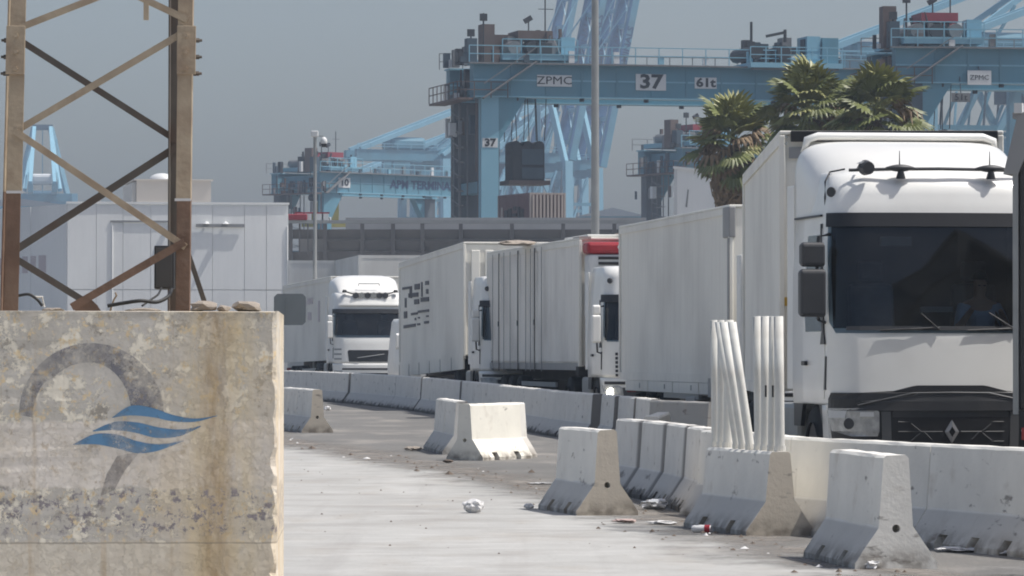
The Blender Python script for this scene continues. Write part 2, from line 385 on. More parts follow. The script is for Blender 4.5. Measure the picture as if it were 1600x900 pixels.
# ================================================================ SETTING: ground
def ground_mats():
    m, nt, b, tc = newmat('asphalt_dusty', 0.9)
    o = tc.outputs['Object']
    c = rgbmix(nt, (0.165, 0.158, 0.147), (0.135, 0.13, 0.122), nnoise(nt, o, 0.35, 6, 0.35, 0.65))
    c = rgbmix(nt, c, (0.29, 0.265, 0.235), nnoise(nt, o, 0.9, 8, 0.52, 0.7, 0.7, stretch=(1, 0.35, 1)))
    c = rgbmix(nt, c, (0.15, 0.14, 0.13), nnoise(nt, o, 1.6, 8, 0.60, 0.72, 0.6, stretch=(1, 0.4, 1)))
    c = rgbmix(nt, c, (0.42, 0.40, 0.37), nnoise(nt, o, 30, 4, 0.58, 0.7, 0.5))
    nt.links.new(c, b.inputs['Base Color'])
    bump_(nt, b, nnoise(nt, o, 25, 8, 0, 1), 0.4)
    MT['asphalt'] = m
    m, nt, b, tc = newmat('worn_concrete', 0.85)
    o = tc.outputs['Object']
    c = rgbmix(nt, (0.415, 0.408, 0.388), (0.372, 0.366, 0.348), nnoise(nt, o, 0.5, 7, 0.35, 0.65, stretch=(1, 0.3, 1)))
    c = rgbmix(nt, c, (0.36, 0.33, 0.29), nnoise(nt, o, 1.4, 9, 0.52, 0.70, 0.75, 0.62, (4, 0, 0), (1, 0.35, 1)))
    c = rgbmix(nt, c, (0.50, 0.49, 0.465), nnoise(nt, o, 1.2, 9, 0.5, 0.75, 0.6, 0.6, (9, 3, 0), (1, 0.12, 1)))
    c = rgbmix(nt, c, (0.25, 0.225, 0.20), nnoise(nt, o, 9, 8, 0.62, 0.70, 0.6, 0.6, (0, 0, 0), (1, 0.5, 1)))
    ea = nt.nodes.new('ShaderNodeAttribute'); ea.attribute_name = 'edge'
    am = math_(nt, 'ADD', ea.outputs['Fac'], math_(nt, 'MULTIPLY', math_(nt, 'SUBTRACT', nnoise(nt, o, 1.1, 10, 0.25, 0.75, 1.0, 0.7, (3, 3, 0), (1.4, .8, 1)), .5), 1.5))
    tr = nt.nodes.new('ShaderNodeBsdfTransparent'); mx = nt.nodes.new('ShaderNodeMixShader')
    nt.links.new(smooth(nt, am, -.25, 1.5), mx.inputs[0]); nt.links.new(tr.outputs[0], mx.inputs[1]); nt.links.new(b.outputs[0], mx.inputs[2])
    nt.links.new(mx.outputs[0], nt.nodes['Material Output'].inputs[0])
    tyre = nnoise(nt, o, 1.0, 5, 0.56, 0.70, 0.45, 0.5, (2, 0, 0), (3.2, 0.05, 1))
    c = rgbmix(nt, c, (0.30, 0.285, 0.27), tyre)
    c = rgbmix(nt, c, (0.30, 0.285, 0.265), nnoise(nt, o, 1.2, 9, 0.46, 0.68, 0.85, 0.64, (1, 7, 0), (0.6, .7, 1)))
    c = rgbmix(nt, c, (0.52, 0.51, 0.49), nnoise(nt, o, 2.2, 9, 0.52, 0.72, 0.6, 0.62, (5, 2, 0), (0.5, 1, 1)))
    oil = nnoise(nt, o, 0.8, 7, 0.66, 0.72, 0.5, 0.6, (11, 5, 0), (1, 0.4, 1))
    c = rgbmix(nt, c, (0.20, 0.19, 0.18), oil)
    nt.links.new(c, b.inputs['Base Color'])
    bump_(nt, b, nnoise(nt, o, 18, 9, 0, 1), 0.35)
    MT['worn_concrete'] = m
    m, nt, b, tc = newmat('dirt_strip', 0.95)
    o = tc.outputs['Object']
    c = rgbmix(nt, (0.27, 0.24, 0.21), (0.205, 0.185, 0.163), nnoise(nt, o, 2.5, 8, 0.35, 0.65))
    c = rgbmix(nt, c, (0.42, 0.37, 0.32), nnoise(nt, o, 7, 8, 0.55, 0.7, 0.8))
    nt.links.new(c, b.inputs['Base Color'])
    geo = nt.nodes.new('ShaderNodeTexCoord')
    trans = nt.nodes.new('ShaderNodeBsdfTransparent'); mx = nt.nodes.new('ShaderNodeMixShader')
    ea = nt.nodes.new('ShaderNodeAttribute'); ea.attribute_name = 'edge'
    nt.links.new(math_(nt, 'MULTIPLY', nnoise(nt, o, 1.3, 9, 0.34, 0.66, 1.0, 0.65, (5, 5, 0), (1, 0.6, 1)), smooth(nt, ea.outputs['Fac'], 0.0, 1.0)), mx.inputs[0])
    nt.links.new(trans.outputs[0], mx.inputs[1]); nt.links.new(b.outputs[0], mx.inputs[2])
    nt.links.new(mx.outputs[0], nt.nodes['Material Output'].inputs[0])
    bump_(nt, b, nnoise(nt, o, 20, 9, 0, 1), 0.6)
    MT['dirt'] = m
ground_mats()
ys = [-40, 0, 20, 40] + list(range(60, 142, 4)) + [160, 220, 400, 800, 1400]
rows = [[(x, y, ground_z(y)) for x in (-700, -60, -20, 0, 20, 60, 700)] for y in ys]
struct(MB().grid(rows).build('ground', 'asphalt'))
# pale concrete apron: everything on the camera's side of the loose barrier line
edge = [(-9.5, 118), (-6.2, 93), (-4.4, 79.5), (-2.6, 70), (-0.85, 59.6), (0.35, 50.5), (1.23, 43.2), (1.75, 38.5), (2.3, 33.6), (3.0, 29.5), (4.2, 24)]
fine = []
for (x0, y0), (x1, y1) in zip(edge, edge[1:]):
    for k in range(8):
        t = k / 8; fine.append((x0 + (x1-x0)*t + random.uniform(-.06, .06), y0 + (y1-y0)*t + random.uniform(-.25, .25)))
fine.append(edge[-1])
dist = (0.0, 0.25, 0.6, 1.2, 2.5, 8.0, 60.0)
ap = MB().grid([[(x + 0.45 - d, y, ground_z(y) + 0.004) for d in dist] for x, y in fine + [(4.2, 10), (4.2, -20)]]).build('concrete_apron', 'worn_concrete')
at_ = ap.data.attributes.new('edge', 'FLOAT', 'POINT')
for k, v in enumerate(at_.data): v.value = dist[k % len(dist)]
struct(ap)
rows = []
for i, (x, y) in enumerate(fine):
    w0 = 0.25 + 0.012 * y * 0.5; rows.append([(x - w0 * random.uniform(.5, 1.5) * 1.1, y, ground_z(y) + .008), (x + .15, y, ground_z(y) + .0085), (x + w0 * random.uniform(.8, 2.0), y, ground_z(y) + .008)])
dv = MB().grid(rows).build('dirt_verge', 'dirt')
at_ = dv.data.attributes.new('edge', 'FLOAT', 'POINT')
for k, v in enumerate(at_.data): v.value = (0.0, 1.0, 0.0)[k % 3]
struct(dv)
# low concrete kerb at the lower right
struct(MB().box(3.05, 5.5, 31.05, 31.45, 0.0, 0.055).build('kerb', 'worn_concrete', bevel=0.012))

# ---------------------------------------------------------------- haze
def build_haze():
    m = bpy.data.materials.new('haze'); m.use_nodes = True
    nt = m.node_tree; nt.nodes.clear()
    out = nt.nodes.new('ShaderNodeOutputMaterial'); v = nt.nodes.new('ShaderNodeVolumePrincipled')
    v.inputs['Color'].default_value = (0.66, 0.80, 1.0, 1)
    v.inputs['Density'].default_value = HAZE
    v.inputs['Anisotropy'].default_value = 0.0
    nt.links.new(v.outputs[0], out.inputs['Volume'])
    o = MB().box(-720, 720, -45, 1420, -1.2, 108).build('haze', m)
    tag(o, 'pale blue sea haze in the air over the port', None, None, 'stuff')
HAZE = 0.00027
build_haze()

# ================================================================ concrete plinth with faded emblem
DP = 20.0
def plinth():
    x0, x1, zt = -3.3, X(432, DP), Zh(486, DP)
    t = thing('concrete_plinth', 'weathered concrete plinth with peeling paint, rust streaks and a faded blue wave emblem', 'plinth', ((x0+x1)/2, DP - .034, 0), 1.8)
    cx = (x0+x1)/2
    m, nt, b, tc = newmat('peeling_concrete', 0.9)
    o = tc.outputs['Object']
    sep = nt.nodes.new('ShaderNodeSeparateXYZ'); nt.links.new(o, sep.inputs[0])
    xx, zz = sep.outputs[0], sep.outputs[2]
    # wobble for uneven paint borders
    wob = math_(nt, 'MULTIPLY', math_(nt, 'SUBTRACT', nnoise(nt, o, 9, 4, 0, 1), 0.5), 0.07)
    zw = math_(nt, 'ADD', zz, wob)
    zpx = lambda py: Zh(py, DP)
    band_pale = math_(nt, 'MULTIPLY', smooth(nt, zw, zpx(764), zpx(758)), math_(nt, 'SUBTRACT', 1.0, smooth(nt, zw, zpx(662), zpx(655))))
    band_low = math_(nt, 'SUBTRACT', 1.0, smooth(nt, zw, zpx(852), zpx(844)))
    base = rgbmix(nt, (0.40, 0.375, 0.335), (0.48, 0.455, 0.42), nnoise(nt, o, 4, 8, 0.35, 0.65))
    peel = nnoise(nt, o, 9, 12, 0.51, 0.55, 1.0, 0.74)
    base = rgbmix(nt, base, (0.70, 0.65, 0.55), math_(nt, 'MULTIPLY', peel, 0.85))
    peel3 = nnoise(nt, o, 16, 12, 0.55, 0.58, 1.0, 0.74, (4, 6, 1))
    base = rgbmix(nt, base, (0.60, 0.47, 0.28), math_(nt, 'MULTIPLY', peel3, 0.8))
    peel2 = nnoise(nt, o, 8, 12, 0.57, 0.60, 1.0, 0.74, (7, 3, 1))
    base = rgbmix(nt, base, (0.27, 0.245, 0.215), math_(nt, 'MULTIPLY', peel2, 0.85))
    pale = rgbmix(nt, (0.66, 0.61, 0.56), (0.54, 0.49, 0.43), nnoise(nt, o, 5, 7, 0.4, 0.65))
    pale = rgbmix(nt, pale, (0.42, 0.35, 0.27), nnoise(nt, o, 13, 12, 0.56, 0.60, 0.8, 0.74, (2, 2, 9)))
    c = rgbmix(nt, base, pale, math_(nt, 'MULTIPLY', band_pale, 0.85))
    low = rgbmix(nt, (0.58, 0.53, 0.45), (0.49, 0.44, 0.37), nnoise(nt, o, 6, 8, 0.4, 0.65))
    c = rgbmix(nt, c, low, math_(nt, 'MULTIPLY', band_low, 0.9))
    # ochre weathering, stronger to the right
    och = math_(nt, 'MULTIPLY', nnoise(nt, o, 2.4, 6, 0.42, 0.62, 0.75, 0.5, (1, 0, 4), (1, 1, 0.45)), smooth(nt, xx, X(120, DP) - cx, X(330, DP) - cx))
    c = rgbmix(nt, c, (0.52, 0.42, 0.28), och)
    zone = math_(nt, 'MULTIPLY', math_(nt, 'MULTIPLY', smooth(nt, xx, X(275, DP) - cx, X(310, DP) - cx), math_(nt, 'SUBTRACT', 1.0, smooth(nt, xx, X(380, DP) - cx, X(415, DP) - cx))), nnoise(nt, o, 7, 10, 0.36, 0.58, 0.7, 0.7, (6, 1, 2), (1.5, 1, 0.4)))
    c = rgbmix(nt, c, (0.55, 0.455, 0.30), zone)
    # rust run below the right-hand leg
    dx = math_(nt, 'ABSOLUTE', math_(nt, 'SUBTRACT', math_(nt, 'ADD', xx, math_(nt, 'MULTIPLY', wob, 0.45)), X(338, DP) - cx))
    run = math_(nt, 'MULTIPLY', math_(nt, 'SUBTRACT', 1.0, smooth(nt, dx, 0.0, 0.12)), nnoise(nt, o, 6, 9, 0.32, 0.66, 0.85, 0.68, (0, 0, 0), (2.0, 1, 0.5)))
    c = rgbmix(nt, c, (0.26, 0.16, 0.07), run)
    runs = nnoise(nt, o, 6, 6, 0.58, 0.74, 0.6, 0.6, (3, 0, 0), (2.2, 1, 0.12))
    c = rgbmix(nt, c, (0.36, 0.26, 0.15), runs)
    # horizontal shutter line
    line = math_(nt, 'SUBTRACT', 1.0, smooth(nt, math_(nt, 'ABSOLUTE', math_(nt, 'SUBTRACT', math_(nt, 'ADD', zz, math_(nt, 'MULTIPLY', wob, .12)), zpx(848))), 0.001, 0.006))
    c = rgbmix(nt, c, (0.22, 0.18, 0.14), math_(nt, 'MULTIPLY', line, 0.6))
    # dark speckled remains of lettering between the pale band and the line
    sp = math_(nt, 'MULTIPLY', nnoise(nt, o, 20, 12, 0.53, 0.56, 1.0, 0.76, (1, 8, 2)),
               math_(nt, 'MULTIPLY', smooth(nt, zw, zpx(845), zpx(825)), math_(nt, 'SUBTRACT', 1.0, smooth(nt, zw, zpx(770), zpx(758)))))
    c = rgbmix(nt, c, (0.20, 0.18, 0.20), math_(nt, 'MULTIPLY', sp, 0.9))
    c = rgbmix(nt, c, (0.19, 0.17, 0.145), math_(nt, 'MULTIPLY', smooth(nt, zw, zpx(505), zpx(488)), nnoise(nt, o, 8, 9, 0.4, 0.6, 0.7, 0.7)))
    gain = nt.nodes.new('ShaderNodeMix'); gain.data_type = 'RGBA'; gain.blend_type = 'MULTIPLY'; gain.inputs[0].default_value = 1.0; gain.inputs[7].default_value = (1.34, 1.32, 1.28, 1)
    nt.links.new(c, gain.inputs[6]); c = gain.outputs[2]
    nt.links.new(c, b.inputs['Base Color'])
    h = math_(nt, 'ADD', math_(nt, 'MULTIPLY', peel, 0.5), nnoise(nt, o, 24, 9, 0, 1))
    bump_(nt, b, h, 0.6, 0.010)
    MT['peeling'] = m
    # body with ragged right-hand arris
    bm = bmesh.new()
    n = 40; hw = (x1-x0)/2
    mb = MB()
    prof = [(-hw, 0), (hw, 0), (hw + .012, .03), (hw, 1.7), (-hw, 1.7)]
    rows = []
    random.seed(3)
    for k in range(n+1):
        z = zt * k / n
        j = random.uniform(-.008, .008); q = random.uniform(0.004, .028)
        rows.append([(-hw, 1.7, z), (-hw, 0, z), (-hw*.3, random.uniform(-.002,.002), z), (hw*.3, 0, z), (hw - q + j, 0.0, z), (hw + j*.6, q, z), (hw, .5, z), (hw, 1.7, z)])
    rows[-1] = [(a, bb, zt + random.uniform(-.006, .004)) for a, bb, _ in rows[-1]]
    mb.grid(rows)
    nc = len(rows[0]); last = len(mb.v) - nc
    mb.f.append(tuple(range(last, last+nc)))
    mb.build('body', m, t)
    # emblem: faded grey arch with a tail, three blue wave bands
    def worn(name, col, lo, hi, sc=13, op=0.75):
        m, nt, b, tc = newmat(name, 0.8)
        o = tc.outputs['Object']
        c = rgbmix(nt, col, tuple(k*.75 for k in col), nnoise(nt, o, 7, 6, .35, .65))
        nt.links.new(c, b.inputs['Base Color'])
        tr = nt.nodes.new('ShaderNodeBsdfTransparent'); mx = nt.nodes.new('ShaderNodeMixShader')
        nt.links.new(math_(nt, 'MULTIPLY', nnoise(nt, o, sc, 12, lo, hi, 1.0, 0.74, (3, 3, 3)), nnoise(nt, o, 4, 6, 0.3, 0.6, op)), mx.inputs[0])
        nt.links.new(tr.outputs[0], mx.inputs[1]); nt.links.new(b.outputs[0], mx.inputs[2])
        nt.links.new(mx.outputs[0], nt.nodes['Material Output'].inputs[0])
        return m
    def q(px, py): return (X(px, DP) - cx, Zh(py, DP))
    def ribbon(a, bb, name, mm, y=-.0012):
        mb = MB(); mb.grid([[(u[0], y, u[1]) for u in a], [(u[0], y, u[1]) for u in bb]])
        return mb.build(name, mm, t)
    cxp, cyp = 143, 648
    outer, inner = [], []
    for k in range(25):
        a = math.pi * (1.0 - k / 24) if True else 0
        ro = 112 if k < 12 else 112 + (k - 12) * 0.2
        outer.append(q(cxp + math.cos(a) * ro, cyp - math.sin(a) * 112))
        ri = 66
        inner.append(q(cxp - 3 + math.cos(a) * (88 if k < 6 else 66 if k > 10 else 78), cyp - math.sin(a) * 82 + (0 if k > 3 else 4)))
    ribbon(outer, inner, 'emblem_arch', worn('worn_grey_blue', (0.24, 0.24, 0.285), 0.36, 0.56, 11))
    ribbon([q(220, 705), q(196, 735), q(180, 765)], [q(184, 712), q(168, 740), q(158, 775)], 'emblem_tail', worn('worn_grey', (0.27, 0.25, 0.255), 0.36, 0.56, 11))
    blue = worn('worn_blue', (0.14, 0.30, 0.49), 0.30, 0.46, 22, 1.5)
    wave = [((176, 652), (205, 634), (238, 637), (270, 648), (305, 654), (340, 649)), ((176, 653), (205, 649), (240, 652), (270, 658), (305, 659), (340, 650))]
    w2 = [((146, 673), (180, 659), (215, 660), (250, 668), (285, 671), (314, 665)), ((146, 674), (180, 672), (212, 676), (245, 684), (280, 682), (314, 667))]
    w3 = [((115, 694), (150, 678), (185, 679), (215, 689), (250, 694), (288, 688)), ((115, 695), (150, 694), (182, 700), (215, 708), (248, 704), (288, 689))]
    for w in (wave, w2, w3):
        up = [q(*p) for p in w[0]]; dn = [q(*p) for p in w[1]]
        def dense(ps):
            out = []
            for i in range(len(ps)-1):
                p0, p1, p2, p3 = ps[max(i-1,0)], ps[i], ps[i+1], ps[min(i+2, len(ps)-1)]
                for k in range(5):
                    s = k/5
                    out.append(tuple(.5*((2*p1[d]) + (p2[d]-p0[d])*s + (2*p0[d]-5*p1[d]+4*p2[d]-p3[d])*s*s + (3*p1[d]-p0[d]-3*p2[d]+p3[d])*s**3) for d in (0,1)))
            return out + [ps[-1]]
        ribbon(dense(up), dense(dn), 'emblem_wave', blue, -.0020)
    return zt
PLZ = plinth()

# ---------------------------------------------------------------- lattice pylon on the plinth
def pylon():
    D0, D1 = 20.42, 21.2
    bx = X(150, D0)
    t = thing('lattice_pylon', 'rusty steel lattice pylon bolted on top of the concrete plinth', 'pylon', (bx, D0, PLZ))
    def L(px, py, D): v = P(px, py, D); return Vector((v.x - bx, v.y - D0, v.z - PLZ))
    def angle_leg(name, pb, pt, w, m, sx, sy, th=.008):
        # L section between two points
        mb = MB(); vs = []
        for p in (pb, pt):
            for (a, b) in ((0,0),(w,0),(w,th),(th,th),(th,w),(0,w)): vs.append((p.x + sx*a, p.y + sy*b, p.z))
        mb.add(vs, [tuple(range(6)), tuple(range(11,5,-1))] + [(i, 6+i, 6+(i+1)%6, (i+1)%6) for i in range(6)])
        return mb.build(name, m, t, bevel=.0015)
    def at(px0, py0, px1, py1, D, z):   # point of the leg line at height z above plinth
        a, b = L(px0, py0, D), L(px1, py1, D); s = (z - a.z) / (b.z - a.z); return a + (b - a) * s
    for (pb, ptp, D, sx, sy, w) in ((6, 16, D0, 1, 1, .070), (296, 301, D0, -1, 1, .068), (2, 14, D1, 1, -1, .066), (263, 264, D1, 1, -1, .050)):
        spl = {6: 300, 296: 312, 2: 300, 263: 500}[pb]
        zs = L(0, spl, D).z
        a = lambda z: at(pb, 487, ptp, 0, D, z)
        if pb != 263:
            angle_leg('leg', a(-.01), a(zs), w * .93, 'pylon_rust', sx, sy)
            angle_leg('leg', a(zs), a(3.6), w, 'pylon_light', sx, sy)
        else:
            angle_leg('leg', a(-.01), a(3.6), w, 'pylon_dark', sx, sy)
        if D == D0:
            pj = a(zs); MB().box(min(pj.x, pj.x + sx*(w+.004)) - .001, max(pj.x, pj.x + sx*(w+.004)) + .001, pj.y - .004, pj.y - .001, zs - .006, zs + .006).build('paint_ring', 'paper', t)
            z0 = L(0, 116, D).z; z1 = L(0, 40, D).z
            p0, p1 = a(z0), a(z1)
            mb = MB(); off = -sx * .006
            mb.bar(p0 + Vector((sx*.033 + off, -.008, 0)), p1 + Vector((sx*.033 + off, -.008, 0)), .086, .010, up=(0,1,0)); sp = mb.build('splice_plate', 'pylon_light', t, bevel=.002)
            for k, py in enumerate((62, 88, 114)):
                p = a(L(0, py, D).z)
                b = MB(); b.tube(p + Vector((-sx*.003, .03, 0)), p + Vector((-sx*.03, .03, 0)), .012, n=6); b.tube(p + Vector((-sx*.03, .03, 0)), p + Vector((-sx*.042, .03, 0)), .007, n=6)
                b.build('bolt', 'pylon_dark', t)
                b = MB(); b.tube(p + Vector((sx*.03, -.012, .02)), p + Vector((sx*.03, -.026, .02)), .011, n=6); b.build('bolt', 'pylon_light', t)
    def brace(x0, y0, x1, y1, D, m, w=.031):
        a, b = L(x0, y0, D), L(x1, y1, D)
        mb = MB(); mb.bar(a, b, w, .006, up=(0, 1, 0)); d = (b - a).normalized()
        n = Vector((-d.z, 0, d.x)) * (w/2 - .003)
        mb.bar(a + n + Vector((0, .017, 0)), b + n + Vector((0, .017, 0)), w * .5, .006, up=(d.z, 0, -d.x))
        mb.build('brace', m, t)
    fr, bk = D0 - .006, D1 - .01
    brace(22, 46, 175, -14, fr, 'pylon_light'); brace(190, -18, 292, 30, fr, 'pylon_light')
    brace(20, 56, 280, 222, bk, 'pylon_dark'); brace(22, 206, 290, 48, fr + .02, 'pylon_light')
    brace(22, 204, 290, 386, fr - .005, 'pylon_light'); brace(14, 397, 278, 228, bk, 'pylon_dark', .035)
    brace(14, 398, 150, 482, bk, 'pylon_dark'); brace(112, 480, 288, 378, fr - .012, 'pylon_rust', .035)
    brace(288, 378, 322, 480, fr + .3, 'pylon_dark', .022)
    # clip plate hanging at the top brace and the dark gusset on the plinth
    MB().box(*(lambda p: (p.x-.012, p.x+.012, p.y-.012, p.y, p.z-.05, p.z+.03))(L(228, 14, fr))).build('clip_plate', 'pylon_light', t)
    p = L(137, 468, bk)
    MB().prism([(p.x-.068, -.005), (p.x-.05, .035), (p.x-.025, .062), (p.x+.02, .064), (p.x+.045, .04), (p.x+.075, -.005)], 'y', p.y - .02, p.y).build('gusset', 'pylon_rust', t)
    # junction box on the back leg
    p0, p1 = L(242, 452, D1 - .1), L(273, 384, D1 - .1)
    j = MB().box(p0.x, p1.x, p0.y - .05, p0.y + .03, p0.z, p1.z).build('junction_box', 'black_plastic', t, bevel=.006)
    MB().box(p0.x + .008, p1.x - .008, p0.y - .056, p0.y - .052, p0.z + .01, p1.z - .01).build('lid', 'grey_plastic', j, bevel=.002)
pylon()

def plinth_clutter():
    z = PLZ
    def cable(label, pts, r, m='cable'):
        pts = [P(*p) for p in pts]
        fine = []
        for i in range(len(pts)-1):
            p0, p1, p2, p3 = pts[max(i-1,0)], pts[i], pts[i+1], pts[min(i+2, len(pts)-1)]
            for k in range(6):
                s = k/6; fine.append(.5*((2*p1) + (p2-p0)*s + (2*p0-5*p1+4*p2-p3)*s*s + (3*p1-p0-3*p2+p3)*s**3))
        fine.append(pts[-1])
        tag(MB().path(fine, r, 7).build('cable', m, smooth=True), label, 'cable')
    cable('black cable looping on the plinth between the gusset and the right leg', [(168, 478, 20.6), (190, 474, 20.6), (220, 470, 20.6), (245, 472, 20.65), (262, 464, 20.7), (268, 452, 20.8)], .009)
    cable('thin black cable rising from the plinth to the junction box', [(222, 478, 20.7), (236, 468, 20.75), (247, 460, 20.8), (252, 450, 20.95)], .005)
    cable('short black cable bent behind the left pylon leg', [(28, 462, 20.7), (45, 460, 20.7), (58, 468, 20.7), (66, 478, 20.7)], .007)
    pts = [P(p[0], p[1], 20.75) for p in ((50, 464), (66, 464), (69, 480))]
    tag(MB().path(pts, .006, 7).build('conduit', 'pvc'), 'bent white conduit on the plinth beside the left pylon leg', 'conduit')
    pts = [P(p[0], p[1], 20.9) for p in ((172, 486), (178, 468), (182, 462), (180, 457))]
    tag(MB().path(pts, .004, 6).build('weed', 'frond_dead'), 'dry weed stalk standing on the plinth in front of the white warehouse', 'weed')
    random.seed(5)
    def lump(name, label, cx, D, w, h, d, m, cat, seed, base=None):
        rnd = random.Random(seed)
        bm = bmesh.new(); bmesh.ops.create_icosphere(bm, subdivisions=2, radius=1)
        for v in bm.verts:
            k = 1 + rnd.uniform(-.22, .22)
            v.co = Vector((v.co.x * w/2 * k, v.co.y * d/2 * k, max(-.75, v.co.z) * h/1.75 * k))
        lo = min(v.co.z for v in bm.verts)
        for v in bm.verts: v.co.z -= lo
        me = bpy.data.meshes.new(name); bm.to_mesh(me); bm.free()
        o = link(name, me, m, loc=(X(cx, D), D, z - .002 if base is None else base))
        o.rotation_euler.z = rnd.uniform(-.4, .4)
        return tag(o, label, cat)
    lump('rubble_chunk', 'broken concrete chunk at the foot of the right pylon leg', 318, 20.35, .13, .048, .12, 'rock', 'rubble', 1)
    lump('rubble_chunk', 'flat pale concrete chunk nearest the right end of the plinth', 385, 20.35, .135, .046, .13, 'rock', 'rubble', 2)
    lump('rubble_chunk', 'small crumb of concrete between the two chunks on the plinth', 350, 20.3, .06, .03, .06, 'rock', 'rubble', 3)
    lump('rubble_chunk', 'low broken mortar lump on the plinth left of the gusset', 82, 20.4, .10, .02, .08, 'rock', 'rubble', 4)
    lump('rubble_chunk', 'thin slab of mortar on the plinth right of the gusset', 222, 20.4, .16, .018, .08, 'rock', 'rubble', 6)
    return lump
lump = plinth_clutter()

# grey sign seen from behind
def sign():
    D = 40.0
    t = thing('sign_board', 'small blank grey sign board on a post behind the plinth corner', 'sign', (X(446, D), D, 0))
    s = D / F
    mb = MB(); r = 0.03
    w0, w1, z0, z1 = (428-446)*s, (478-446)*s, Zh(508, D), Zh(459, D)
    poly = [(w0+r, z0), (w1-r, z0), (w1, z0+r), (w1, z1-r), (w1-r, z1), (w0+r, z1), (w0, z1-r), (w0, z0+r)]
    b = mb.prism(poly, 'y', -.012, .0).build('board', 'sign_grey', t)
    MB().tube((-.072, .03, 0), (-.072, .03, z1 - .03), .018, n=10).build('post', 'galv', t)
    for z in (z0 + .06, z1 - .06): MB().box(-.05, .05, .001, .012, z-.012, z+.012).build('clamp', 'galv', t)
    MB().box(.004, .012, -.016, -.0125, z0+.01, z1-.01).build('fold', 'sign_grey', t)
sign()

